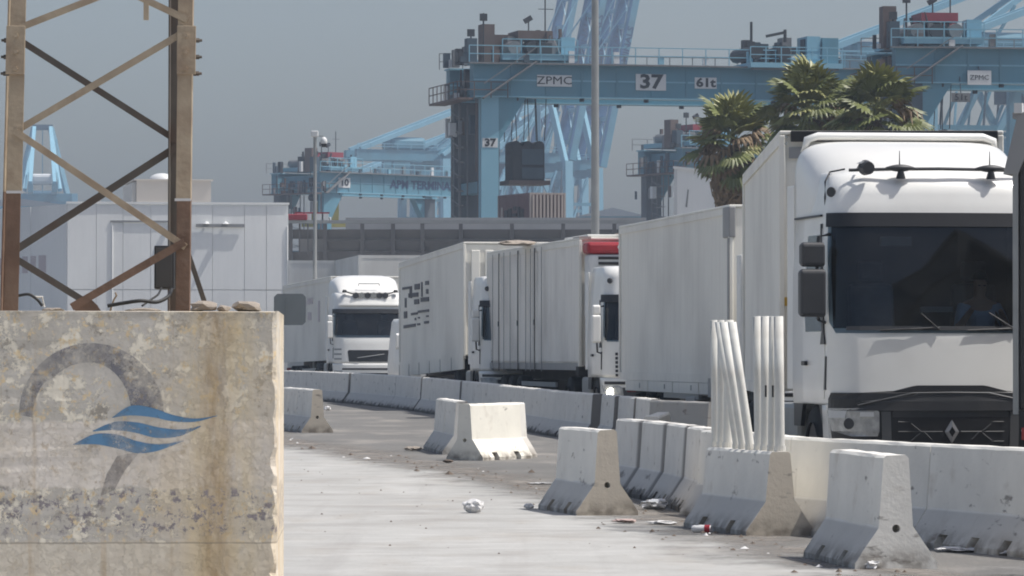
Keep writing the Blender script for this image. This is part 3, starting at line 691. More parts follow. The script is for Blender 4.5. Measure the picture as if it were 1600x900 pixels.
# ================================================================ white warehouse
def warehouse():
    D = 200.0
    xl, xr, zt = X(105, D), X(452, D), Zh(318, D)
    g = ground_z(D)
    t = thing('warehouse', 'large white panelled warehouse behind the pylon', 'warehouse', (xl, D, g), 9)
    W, H = xr - xl, zt - g
    lx, ly = X(-60, 219) - xl, 19.0
    # core (slightly behind the cladding)
    MB().prism([(0.03, .06), (W-.03, .06), (X(436, 230) - xl, 30), (lx-.0+.05, 30), (lx+.05, ly)], 'z', 0, H - .12).build('wall', 'building_white', t)
    # front cladding panels, each of its own
    n = 8; cuts = [0, .13, .25, .375, .52, .655, .80, .90, 1.0]
    for i in range(n):
        for (z0, z1) in ((0, H*.52), (H*.52 + .03, H - .02)):
            MB().box(cuts[i]*W + .008, cuts[i+1]*W - .008, -.02 - .004*((i*7 + int(z0)) % 3), .055, z0, z1).build('cladding_panel', 'building_white', t)
    # left side panels
    d = Vector((lx, ly, 0)); L = d.length; u = d / L; nn = Vector((-u.y, u.x, 0)); nn = nn if nn.y < 0 else -nn
    for i in range(5):
        a, b = u * (L*i/5 + .02), u * (L*(i+1)/5 - .02)
        mb = MB(); mb.add([a + nn*.03, b + nn*.03, b - nn*.02, a - nn*.02, a + nn*.03 + Vector((0,0,H-.02)), b + nn*.03 + Vector((0,0,H-.02)), b - nn*.02 + Vector((0,0,H-.02)), a - nn*.02 + Vector((0,0,H-.02))],
               [(0,3,2,1),(4,5,6,7),(0,1,5,4),(1,2,6,5),(2,3,7,6),(3,0,4,7)])
        mb.build('cladding_panel', 'building_white', t)
    # blurred dark lettering blocks on the shaded side
    for k, (p0, p1, z0, z1) in enumerate(((52, 57, 402, 428), (60, 65, 401, 427), (68, 73, 400, 426), (76, 83, 399, 426), (32, 40, 404, 430), (0, 6, 408, 430))):
        def hit(px, py):
            # ray with the left wall plane
            o = Vector((xl, D, 0)); nrm = nn; dirv = Vector(((px-800)/F, 1, (HZ-py)/F)); c = Vector((0,0,EYE))
            s = ((o + nn*.05) - c).dot(nrm) / dirv.dot(nrm); return c + dirv * s - Vector((xl, D, g))
        q = [hit(p0, z1), hit(p1, z1), hit(p1, z0), hit(p0, z0)]
        mb = MB(); mb.add([v + nn*.004 for v in q] + [v - nn*.02 for v in q], [(0,1,2,3),(7,6,5,4),(0,4,5,1),(1,5,6,2),(2,6,7,3),(3,7,4,0)]); mb.build('lettering', 'letter_pale', t)
    # parapet capping, doors, drip rail, floodlights
    MB().box(-.04, W+.04, -.08, .3, H, H+.09).build('parapet', 'building_white', t)
    s = D / F
    MB().box((172-105)*s, (262-105)*s, -.075, -.035, Zh(347, D)-g, Zh(344, D)-g).build('drip_rail', 'trailer_grey', t)
    for px in (175, 450): MB().tube(((px-105)*s, -.05, 0), ((px-105)*s, -.05, Zh(352, D)-g), .03, n=8).build('downpipe', 'building_white', t)
    lb = MB().box((306-105)*s, (382-105)*s, -.14, -.07, Zh(354, D)-g, Zh(349, D)-g).build('light_bracket', 'trailer_grey', t)
    for px in (322, 352):
        MB().tube(((px-105)*s, -.20, Zh(349, D)-g), ((px-105)*s, -.20, Zh(345, D)-g), .16, .05, 10).build('floodlight', 'plate_white', lb)
    MB().tube(((265-105)*s, -.12, Zh(349, D)-g), ((265-105)*s, -.12, Zh(345, D)-g), .14, .05, 10).build('floodlight', 'plate_white', lb)
    # roof penthouse with a white dome
    D2 = 206
    pb = MB().box(X(245, D2)-xl, X(362, D2)-xl, 6, 12, H-.1, Zh(281, D2)-g).build('roof_penthouse', 'beige_wall', t)
    MB().box(X(238, D2)-xl, X(245, D2)-xl-.005, 6.1, 11.9, H-.1, Zh(281, D2)-g-.1).build('penthouse_side', 'trailer_grey', pb)
    MB().box(X(245, D2)-xl-.1, X(362, D2)-xl+.1, 5.9, 12.1, Zh(281, D2)-g, Zh(279, D2)-g).build('penthouse_coping', 'beige_wall', pb)
    cxd = X(290, D2)-xl; rows = []
    for k in range(6):
        a = k/5*math.pi/2; rows.append([(cxd + .62*math.cos(a)*math.cos(b*math.pi/8), 8 + .62*math.cos(a)*math.sin(b*math.pi/8), Zh(279, D2)-g + .36*math.sin(a)) for b in range(17)])
    MB().grid(rows).build('roof_dome', 'plate_white', pb, smooth=True)
    for px, py in ((161, 298), (190, 303)):
        MB().tube((X(px, D)-xl, 2.5, H), (X(px, D)-xl, 2.5, Zh(py, D)-g), .05, n=6).build('roof_vent', 'trailer_grey', t)
warehouse()

# ================================================================ grey louvred screen wall
def screen_wall():
    D = 232.0; g = ground_z(D); s = D / F
    x0 = X(447, D)
    t = thing('screen_wall', 'long dark grey louvred steel screen behind the parked trucks', 'screen', (x0, D, g))
    L = X(1010, D) - x0; H = Zh(349, D) - g
    posts = [454, 508, 566, 614, 660, 720, 800, 880, 960, 1008]
    for px in posts:
        MB().box(X(px, D)-x0-.10, X(px, D)-x0+.10, -.14, .05, 0, H-.02).build('post', 'screen_grey', t)
    MB().box(0, L, -.2, .2, H, H+.16).build('top_rail', 'galv', t)
    k = 0; z = 0.4
    edges = posts
    rows = [0.3 + i*.58 for i in range(13)]
    for a, b in zip(posts, posts[1:]):
        xa, xb = X(a, D)-x0+.11, X(b, D)-x0-.11
        for i, z in enumerate(rows):
            if z + .5 > H: continue
            if a == 454 and Zh(398, D)-g < z + .3 < Zh(355, D)-g and i % 3 != 0:
                continue              # openings: pale containers show through
            pale = (i in (9, 10) and a in (508, 566, 614) )
            tilt = .06 * ((i*5 + a) % 3)
            mb = MB(); mb.bar((xa, 0, z+.27), (xb, 0, z+.27), .04, .50, up=(0, -.25 - tilt, 1)); mb.build('slat', 'screen_grey', t)
    for px in (468, 481, 495): MB().box(X(px, D)-x0-.04, X(px, D)-x0+.04, -.08, .02, Zh(400, D)-g, H-.02).build('mullion', 'screen_grey', t)
    # pale boards behind the openings and a red end beacon housing on top
    MB().box(.6, L-.5, .9, 1.0, 0, H-.3).build('backing_board', 'screen_pale', t)
    r = MB().box(-.1, 1.1, -.3, .3, H+.165, H+.48).build('end_housing', 'machine_red', t, bevel=.05)
    for px in (469, 481, 500, 508): MB().box(X(px, D)-x0-.17, X(px, D)-x0+.17, -.12, -.05, H+.17, H+.50).build('top_panel', 'plate_white', t)
    MB().box(X(460, D)-x0, X(515, D)-x0, -.04, .06, H+.50, H+.58).build('top_panel_rail', 'machine_red', t)
screen_wall()
def parapet():
    D = 262.0
    o = MB().box(0, X(1010, D)-X(540, D), 0, .4, 0, Zh(340, D)-ground_z(D)).build('boundary_wall', 'screen_pale', loc=(X(540, D), D, ground_z(D)))
    tag(o, 'pale long boundary wall just topping the grey louvred screen', 'wall')
parapet()

# ================================================================ shipping containers
def corrug(L, W, H, pitch=.28, depth=.036):
    """corrugated box shell, origin at one bottom corner; x along W, y along L"""
    ring = []
    def side(p0, p1, nrm):
        p0, p1, nrm = Vector(p0), Vector(p1), Vector(nrm); d = p1 - p0; n = max(3, int(d.length / pitch)); q = d / n
        for i in range(n):
            for f, k in ((0, 0), (.3, 0), (.5, 1), (.8, 1)): ring.append(p0 + q*(i+f) - nrm*depth*k)
    side((.08, .03, 0), (W-.08, .03, 0), (0, -1, 0)); ring.append(Vector((W-.08, .03, 0)))
    side((W-.03, .08, 0), (W-.03, L-.08, 0), (1, 0, 0)); ring.append(Vector((W-.03, L-.08, 0)))
    side((W-.08, L-.03, 0), (.08, L-.03, 0), (0, 1, 0)); ring.append(Vector((.08, L-.03, 0)))
    side((.03, L-.08, 0), (.03, .08, 0), (-1, 0, 0)); ring.append(Vector((.03, .08, 0)))
    mb = MB(); n = len(ring)
    mb.add([(p.x, p.y, .12) for p in ring] + [(p.x, p.y, H-.1) for p in ring], [(i, (i+1)%n, n+(i+1)%n, n+i) for i in range(n)])
    mb.box(.05, W-.05, .05, L-.05, H-.09, H-.04)
    return mb
def container(label, loc, rz, L=12.2, W=2.44, H=2.9, m='maroon', mend=None, group=None, flat=False):
    t = thing('shipping_container', label, 'container', loc, rz, group)
    (MB().box(.02, W-.02, .02, L-.02, .12, H-.04) if flat else corrug(L, W, H)).build('shell', m, t)
    fr = MB()
    for x in (0, W-.12):
        for y in (0, L-.12): MB().box(x, x+.12, y, y+.12, .0, H).build('corner_post', mend or m, t)
    for z in (0, H-.12):
        for x in (0.01, W-.11): MB().box(x, x+.1, .12, L-.12, z+.002, z+.118).build('side_rail', m, t)
        for y in (0.01, L-.11): MB().box(.12, W-.12, y, y+.1, z+.002, z+.118).build('end_rail', mend or m, t)
    return t
def stacks():
    D = 285.0; z = ground_z(D)
    for k in range(4):
        lab = ['maroon container second from the ground of the stack under crane 37, hidden behind the screen', 'maroon container lowest of the stack under the crane marked 37', 'maroon container third up in the stack under crane 37', 'maroon corrugated container on top of the stack beside the leg of crane 37'][[1, 0, 2, 3][k]]
        c = container(lab, (X(828, D), D, z + 2.9*k), 20, L=6.06, m='maroon', mend='container_end', group='containers stacked under the crane')
        if k == 3:
            # ribbed pale end and smudged lettering on the side
            for i in range(9): MB().box(.16 + i*.245, .30 + i*.245, -.05, .02, .14, 2.76).build('end_rib', 'container_end', c)
            for (a, b, z0, z1) in ((1.2, 1.7, .9, 1.9), (1.9, 2.3, 1.0, 2.05), (2.5, 3.2, .8, 1.2), (2.5, 3.3, 1.45, 1.65), (2.6, 3.1, 1.85, 2.1), (3.5, 4.0, .9, 2.0), (4.2, 4.8, 1.0, 1.9)):
                MB().box(-.018, .03, a, b, z0, z1).build('lettering', 'machine_dark', c)
            MB().box(-.016, .03, 5.1, 5.4, .7, 2.1).build('lettering', 'container_end', c)
    # white containers behind the leftmost truck
    D = 176.0; z = ground_z(D)
    for k in range(2):
        container(['white container under the topmost white one behind the leftmost truck cab', 'white container topmost of the stack behind the leftmost truck cab'][k], (X(560, D), D, z + 2.6*k), 7.5, H=2.6, m='container_white', mend='container_white', group='white containers behind the trucks', flat=True)
    D = 186.0
    for k in range(2):
        container(['lower white container behind the camera pole, beside the warehouse end', 'upper white container behind the camera pole, beside the warehouse end'][k], (X(449, D), D, z + 2.6*k), 2, H=2.6, m='container_white', mend='container_white', group='white containers behind the trucks', flat=True)
stacks()

# white building behind the palm
def white_block():
    D = 205.0; g = ground_z(D)
    x0 = X(1054, D); t = thing('white_shed', 'plain white block building behind the front palm crown', 'building', (x0, D, g), -6)
    H = Zh(263, D) - g; W = 4.9
    MB().prism([(0, 0), (W, 0), (W, H-.55), (0, H)], 'y', 0, 8).build('wall', 'building_white', t)
    MB().prism([(-.06, H+.002), (W+.06, H-.548), (W+.06, H-.45), (-.06, H+.1)], 'y', -.08, 8.08).build('roof_edge', 'building_white', t)
    MB().box(-.02, .12, -.03, -.005, 0, H-.05).build('corner_trim', 'plate_white', t)
    MB().prism([(.50, H-1.75), (.58, H-1.8), (.66, H-1.0), (.60, H-.95)], 'y', -.02, -.002).build('stain_plate', 'trailer_grey', t)
white_block()

# ================================================================ lamp posts
def lamp_posts():
    D = 160.0; g = ground_z(D)
    t = thing('camera_pole', 'slim grey pole with a surveillance camera beside the warehouse', 'pole', (X(492, D), D, g))
    H = Zh(214, D) - g
    MB().tube((0,0,0), (0,0,H), .085, .055, 12).build('pole', 'galv', t, smooth=False)
    MB().tube((0,0,-.01), (0,0,.25), .16, .14, 12).build('base', 'galv', t)
    h = MB().box(-.14, .12, -.16, .16, H, H+.22).build('camera_housing', 'plate_white', t, bevel=.03)
    MB().bar((.05, 0, H+.05), (.30, 0, H+.02), .03).build('camera_arm', 'galv', t)
    d = MB(); rows = []
    for k in range(7):
        a = -math.pi/2 + k/6*math.pi; rows.append([(.32 + .12*math.cos(a)*math.cos(b*math.pi/6), .12*math.cos(a)*math.sin(b*math.pi/6), H-.16 + .17*math.sin(a)) for b in range(13)])
    d.grid(rows).build('dome_camera', 'plate_white', t, smooth=True)
    MB().tube((.32, 0, H-.36), (.32, 0, H-.24), .07, .115, 10).build('dome_glass', 'black_plastic', t)
    D = 120.0; g = ground_z(D)
    t = thing('lamp_post', 'tall thick grey lamp post rising past the crane marked 37', 'lamp post', (X(930, D), D, g))
    MB().tube((0,0,0), (0,0,14), .125, .085, 16).build('pole', 'galv', t)
    MB().tube((0,0,0), (0,0,.5), .19, .17, 12).build('base', 'galv', t)
    MB().bar((0,0,13.9), (1.2,0,14.2), .07).build('arm', 'galv', t)
    MB().box(1.1, 1.8, -.14, .14, 14.12, 14.28).build('lamp_head', 'galv', t, bevel=.03)
lamp_posts()

# ================================================================ fan palms
def frond_mesh(name, seed, n=15, R0=.95, droop=.35, pet=.75, fold=.10):
    """one fan leaf: petiole along +x, then a pleated fan"""
    rnd = random.Random(seed); mb = MB()
    mb.bar((0,0,0), (pet,0,.04), .030, .016, .018, .012)
    c = Vector((pet, 0, .04))
    for i in range(n):
        a = -1.45 + 2.9*i/(n-1); l = R0 * (.72 + .28*math.cos(a)) * rnd.uniform(.88, 1.08)
        d = Vector((math.cos(a), math.sin(a), 0)); s = Vector((-d.y, d.x, 0))
        w = .068 * R0
        p1 = c + d*l*.5 + Vector((0,0,.06)) ; p2 = c + d*l*.8 + Vector((0,0,-.04*droop*3)); p3 = c + d*l*(1.0 - .12*droop) + Vector((0,0,-droop*l*.55*rnd.uniform(.5, 1.3)))
        z = Vector((0,0, fold * w))
        vs = [c, p1 - s*w*1.3, p1 + Vector((0,0,w*.8)), p1 + s*w*1.3, p2 - s*w*.8, p2 + Vector((0,0,w*.4)), p2 + s*w*.8, p3]
        mb.add(vs, [(0,1,2), (0,2,3), (1,4,5,2), (2,5,6,3), (4,7,5), (5,7,6)])
    me = bpy.data.meshes.new(name); me.from_pydata([tuple(v) for v in mb.v], [], mb.f); return me
FR = {}
for kind, m in (('green', 'frond'), ('young', 'frond_young'), ('dead', 'frond_dead')):
    FR[kind] = []
    for k in range(4):
        me = frond_mesh('frond_' + kind, 10*k + len(kind), droop=(.15 + .12*k) if kind != 'dead' else .9 + .2*k, n=15 if kind != 'dead' else 9, R0=.95 if kind != 'dead' else .8, pet=.95 if kind == 'green' else .7)
        me.materials.append(MT[m]); FR[kind].append(me)
def palm(label, px, py, D, scale, seed, skirt):
    rnd = random.Random(seed); g = ground_z(D)
    zc = Zh(py, D) - g
    t = thing('palm_tree', label, 'palm', (X(px, D), D, g), 0, 'fan palms behind the trucks')
    pts = []; lean = rnd.uniform(-.25, .25)
    mb = MB(); rows = []
    for k in range(15):
        f = k/14; z = zc*f; r = (.30 - .10*f + (.10*(1-f)**6)) * (1 + .06*(k % 2))
        rows.append([(lean*(f*f - 1) + r*math.cos(b*math.pi/6), r*math.sin(b*math.pi/6), z) for b in range(13)])
    mb.grid(rows).build('trunk', 'trunk', t)
    def put(kind, az, el, sc, dz=0, roll=0):
        me = rnd.choice(FR[kind])
        o = bpy.data.objects.new('frond', me); COL.objects.link(o); o.parent = t
        o.location = (rnd.uniform(-.05, .05), rnd.uniform(-.05, .05), zc + dz)
        o.rotation_mode = 'XYZ'; o.rotation_euler = (roll, -el, az); o.scale = (sc, sc, sc)
    for i in range(58):
        az = i*2.39996 + rnd.uniform(-.3, .3); el = R(84 - 125*(i/57)**.9 + rnd.uniform(-8, 8))
        put('young' if i < 12 or rnd.random() < .28 else 'dead' if i > 22 and rnd.random() < .34 else 'green', az, el, scale*rnd.uniform(.85, 1.12), .25 - .5*i/57, rnd.uniform(-.5, .5))
    for i in range(skirt):
        az = i*2.39996 + 1; el = R(-40 - 48*(i/max(1, skirt-1)) + rnd.uniform(-8, 8))
        put('dead', az, el, scale*rnd.uniform(.8, 1.1), -.15 - (1.35*i/max(1, skirt))*scale, rnd.uniform(-.6, .6))
palm('leftmost fan palm, with a long brown skirt, above the plain box trailer', 1146, 226, 172, 1.12, 1, 54)
palm('tallest fan palm right behind the front white truck roof', 1262, 174, 168, 1.10, 2, 40)
palm('rightmost fan palm, its crown against the crane marked 51t', 1370, 184, 165, 1.12, 3, 36)
palm('small fan palm squeezed between the tallest palm and the rightmost palm', 1312, 205, 171, .95, 4, 26)

# ================================================================ concrete jersey barriers
def barrier_mesh(name, L, H=.82, W=.60, slots=(.28, .72), hole=True, seed=0):
    rnd = random.Random(seed)
    k = .30; bw = W/2; tw = .088; kw = .125; c = .022
    prof = [(-bw, .0), (-bw, .045), (-kw - .006, k - .004), (-kw, k + .010), (-tw - .004, H - c), (-tw + c*.8, H), (tw - c*.8, H), (tw + .004, H - c), (kw, k + .010), (kw + .006, k - .004), (bw, .045), (bw, .0)]
    sh = .115
    up = []
    # profile above the slot height: cut the splay line
    def xat(z):
        z0, z1 = .045, k - .004; f = (z - z0)/(z1 - z0); return bw + (kw + .006 - bw)*f
    prof_u = [(-xat(sh), sh)] + prof[2:-2] + [(xat(sh), sh)]
    prof_l = [(-bw, 0), (-bw, .045), (-xat(sh), sh), (xat(sh), sh), (bw, .045), (bw, 0)]
    bm = bmesh.new()
    n = max(4, int(L/.25))
    # upper body loft
    rings = []
    for i in range(n+1):
        y = L*i/n; rings.append([bm.verts.new((x + rnd.uniform(-.003, .003), y, z + (rnd.uniform(-.004, .003) if z > H*.9 else rnd.uniform(-.002, .002) if z > sh else 0))) for x, z in prof_u])
    m = len(prof_u)
    for i in range(n):
        for j in range(m-1): bm.faces.new((rings[i][j], rings[i][j+1], rings[i+1][j+1], rings[i+1][j]))
        bm.faces.new((rings[i][m-1], rings[i][0], rings[i+1][0], rings[i+1][m-1]))
    for e, s in ((0, 1), (n, -1)):
        ring = rings[e]; y = L*e/n
        if hole:
            hr, hz = .030, k*.98
            circ = [bm.verts.new((hr*math.cos(a*math.pi/6), y, hz + hr*math.sin(a*math.pi/6))) for a in range(12)]
            deep = [bm.verts.new((v.co.x*.9, y + s*.14, v.co.z)) for v in circ]
            ed = [bm.edges.get((ring[j], ring[(j+1) % m])) for j in range(m)]
            ce = [bm.edges.new((circ[a], circ[(a+1) % 12])) for a in range(12)]
            bmesh.ops.triangle_fill(bm, use_beauty=True, edges=ed + ce)
            for a in range(12): bm.faces.new((circ[a], circ[(a+1) % 12], deep[(a+1) % 12], deep[a]))
            bm.faces.new(deep)
        else: bm.faces.new(ring)
    # feet between the lifting slots
    sw = .16
    segs = []; y0 = 0
    for f in slots: segs.append((y0, L*f - sw/2)); y0 = L*f + sw/2
    segs.append((y0, L))
    for a, b in segs:
        q = [[bm.verts.new((x + rnd.uniform(-.003, .003), y, z)) for x, z in prof_l] for y in (a, b)]
        p = len(prof_l)
        for j in range(p): bm.faces.new((q[0][j], q[0][(j+1) % p], q[1][(j+1) % p], q[1][j]))
        bm.faces.new(q[0]); bm.faces.new(q[1])
    bmesh.ops.recalc_face_normals(bm, faces=bm.faces)
    me = bpy.data.meshes.new(name); bm.to_mesh(me); bm.free()
    return me
def barrier(label, p0, p1, H=.82, hole=True, m='concrete_barrier', slots=None, group=None, gap=.015, W=.60, tan=False, jit=0.0):
    p0, p1 = Vector(p0), Vector(p1); d = p1 - p0; L = d.length - gap
    barrier.n += 1
    sl = slots or ((.28, .72) if L < 2.6 else (.2, .4, .6, .8))
    me = barrier_mesh('jersey_barrier', L, H, W, sl, hole, barrier.n)
    if jit:
        p0 = p0 + Vector((random.Random(barrier.n).uniform(-jit, jit), 0)); p1 = p1 + Vector((random.Random(barrier.n + 50).uniform(-jit, jit), 0)); d = p1 - p0
    o = link('jersey_barrier', me, m, loc=(p0.x, p0.y, ground_z((p0.y + p1.y)/2)))
    o.rotation_euler.z = math.atan2(-d.x, d.y)
    dz = ground_z(p1.y) - ground_z(p0.y)
    o.rotation_euler.x = math.atan2(dz, d.length); o.location.z = ground_z(p0.y)
    if tan:
        me.materials.append(MT['concrete_barrier_tan'])
        for p in me.polygons:
            if abs(p.normal.y) > .9: p.material_index = 1
    tag(o, label, 'barrier', group)
    return o
barrier.n = 0
def dirv(p, deg, L):   # from the near end, receding to the left by deg
    return (p[0] - math.sin(R(deg))*L, p[1] + math.cos(R(deg))*L)
G1, G2, G3 = 'loose barriers along the edge of the apron', 'barriers lining the truck queue', 'barriers of the curved island'
a0 = (X(1400, 32.1), 32.1)
barrier('nearest white concrete barrier, with a round hole in its end, lower right corner', a0, dirv(a0, 7, 2.0), group=G1)
b0 = (X(1219, 38.0), 38.0); b1 = dirv(b0, 12.5, 2.1)
barrier('concrete barrier carrying a row of upright white pipes, its end stained tan', b0, b1, H=.715, hole=False, group=G1, m='concrete_barrier', tan=True)
c0 = (X(949, 42.8), 42.8)
barrier('concrete barrier with a tan end and round hole, left of the pipe-topped barrier', c0, dirv(c0, 10.5, 1.95), group=G1, tan=True)
e0 = (X(726, 65.0), 65.0)
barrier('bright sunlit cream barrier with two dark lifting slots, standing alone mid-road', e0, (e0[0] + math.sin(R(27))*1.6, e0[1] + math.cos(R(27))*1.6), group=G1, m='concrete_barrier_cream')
barrier('barrier close behind the bright cream one, only its right edge showing', (e0[0] + .12, e0[1] + .75), (e0[0] + .10 + math.sin(R(27))*1.55, e0[1] + .75 + math.cos(R(27))*1.55), group=G1, m='concrete_barrier')
f0 = (X(722, 68.6), 68.6)
barrier('shaded barrier just left of and behind the bright cream one', f0, dirv(f0, 5.6, 1.9), group=G1)
barrier('far half of the shaded pair behind the bright cream barrier', dirv(f0, 5.6, 1.92), dirv(f0, 5.6, 3.8), group=G1)
g0 = (X(496, 84.9), 84.9)
barrier('barrier end with a small round hole beside the plinth edge', g0, dirv(g0, 11, 2.0), group=G1, tan=True)
barrier('barrier butted behind the one beside the plinth edge', dirv(g0, 11, 2.02), dirv(g0, 11, 4.0), group=G1)

# line in front of the trucks
line = [(449, 134), (489, 129.5), (551, 122), (625, 114), (666, 109), (729, 100.5), (790, 92.5), (872, 83.5), (934, 78.2)]
names = ['farthest low barrier of the queue line, next to the plinth edge', 'barrier under the trailer of the leftmost truck', 'barrier directly below the grille of the leftmost truck cab',
         'barrier between the leftmost cab and the lettered trailer', 'barrier below the rear of the lettered trailer', 'barrier below the cab of the lettered truck', 'barrier below the pleated curtain trailer, its top half sunlit',
         'barrier below the cab of the red-topped reefer truck']
pts = [(X(px, D), D) for px, D in line]
for i in range(len(pts)-1):
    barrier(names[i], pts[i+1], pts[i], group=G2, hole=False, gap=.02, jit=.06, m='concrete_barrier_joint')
# three short ones stepping towards the camera
st = [(X(946, 77.6), 77.6), (X(973, 75.4), 75.4), (X(998, 73.3), 73.3), (X(1021, 71.2), 71.2)]
for i, nm in enumerate(('first short barrier right of the dark gap, below the lit headlamp', 'middle short barrier with scribbled grey marks, below the plain box trailer', 'last short barrier before the sunlit island barrier')):
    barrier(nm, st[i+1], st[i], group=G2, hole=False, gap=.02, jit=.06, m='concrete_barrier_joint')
# island: long left flank, nose, far side
fl = [(X(1116, 43.4), 43.4), (X(1088, 45.2), 45.2), (X(1055, 47.1), 47.1), (X(1016, 48.9), 48.9), (X(975, 50.6), 50.6)]
for i, nm in enumerate(('flank barrier of the island touching the pipe-topped barrier', 'second flank barrier of the island from the pipes', 'third flank barrier of the island, with a dark crack', 'barrier at the nose of the island, farthest left')):
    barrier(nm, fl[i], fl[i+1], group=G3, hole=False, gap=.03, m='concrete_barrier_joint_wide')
barrier('island barrier behind the nose, only its sunlit top showing', (fl[4][0] + .35, 52.1), (X(1036, 56), 56), group=G3, hole=False)
barrier('island barrier with sunlit rim and dark shaded face left of the pipes', (X(1116, 67.4), 67.4), (X(1024, 69.8), 69.8), group=G3, hole=False, m='concrete_barrier_shaded')
rt = [(1.90, 43.05), (2.28, 41.1), (2.52, 39.1), (3.46, 36.15), (4.42, 33.2)]
for i, nm in enumerate(('barrier hidden behind the pipes, joining the island to the front row', 'barrier behind the pipe-topped one, left end of the front row', 'barrier of the front row between the pipes and the white truck bumper', 'barrier of the front row under the truck grille, at the right picture edge')):
    barrier(nm, rt[i+1], rt[i], group=G3, hole=False, gap=.012)

# ---------------------------------------------------------------- white pipes standing on the barrier
def pipes():
    bx0, by0 = b0; bx1, by1 = b1
    def along(px):   # barrier-top point whose picture column is px
        lo, hi = 0.0, 1.0
        for _ in range(30):
            m = (lo+hi)/2; x = bx0 + (bx1-bx0)*m; y = by0 + (by1-by0)*m
            if 800 + x/y*F > px: lo = m
            else: hi = m
        return Vector((bx0 + (bx1-bx0)*lo, by0 + (by1-by0)*lo, .717))
    up = [(1119, 'far end upright of the pipe row, leftmost'), (1128, 'second upright pipe of the left cluster'), (1137, 'third upright pipe of the left cluster'),
          (1186, 'first upright pipe right of the gap'), (1196, 'second upright pipe right of the gap, with a dark slot'), (1207, 'third upright pipe right of the gap'), (1219, 'nearest upright pipe at the stained barrier end')]
    for i, (px, lab) in enumerate(up):
        b = along(px)
        if px == 1219: b = along(1213) + Vector((.03, 0, 0))
        h = Zh(500 if px < 1150 else 494, b.y) - .717
        t = thing('white_pipe', lab, 'pipe', tuple(b), 0, 'white pipes on the barrier')
        lean = -.012 + .012*(i % 3); r = .041
        rows = []
        mb = MB(); n = 14
        outer = [[(r*math.cos(2*math.pi*k/n) + lean*f, r*math.sin(2*math.pi*k/n), h*f) for k in range(n)] for f in (0, .5, 1)]
        inner = [[(.88*r*math.cos(2*math.pi*k/n) + lean*f, .88*r*math.sin(2*math.pi*k/n), h*f) for k in range(n)] for f in (1, .85)]
        allr = outer + inner
        for ring in allr: ring.append(ring[0])
        mb.grid(allr).build('tube', 'pvc', t, smooth=True)
        MB().tube((0,0,0), (0,0,.05), r+.008, n=12).build('collar', 'pvc', t)
        if px in (1196, 1207): MB().box(-.008, .008, -r-.002, -r+.004, .46, .56).build('slot', 'black_plastic', t)
    for i, (xb, xt, lab) in enumerate(((1152, 1123, 'leaning pipe partly hidden in the left cluster'), (1161, 1130, 'leaning pipe in front of the left cluster, middle one'), (1172, 1143, 'rightmost leaning pipe, sunlit down its side'))):
        b = along(xb); p1 = P(xt, 503, b.y + .05) - b
        t = thing('white_pipe', lab, 'pipe', tuple(b + Vector((0, -.07, 0))), 0, 'white pipes on the barrier')
        mb = MB(); n = 14; r = .038
        allr = []
        for f, k2 in ((0, 1), (.5, 1), (1, 1), (1, .88), (.9, .88)):
            allr.append([(p1.x*f + k2*r*math.cos(2*math.pi*k/n), p1.y*f + k2*r*math.sin(2*math.pi*k/n), p1.z*f) for k in range(n+1)])
        mb.grid(allr).build('tube', 'pvc', t, smooth=True)
        MB().tube((0,0,0), (p1.x*.04,p1.y*.04,p1.z*.04), r+.008, n=12).build('collar', 'pvc', t)
pipes()

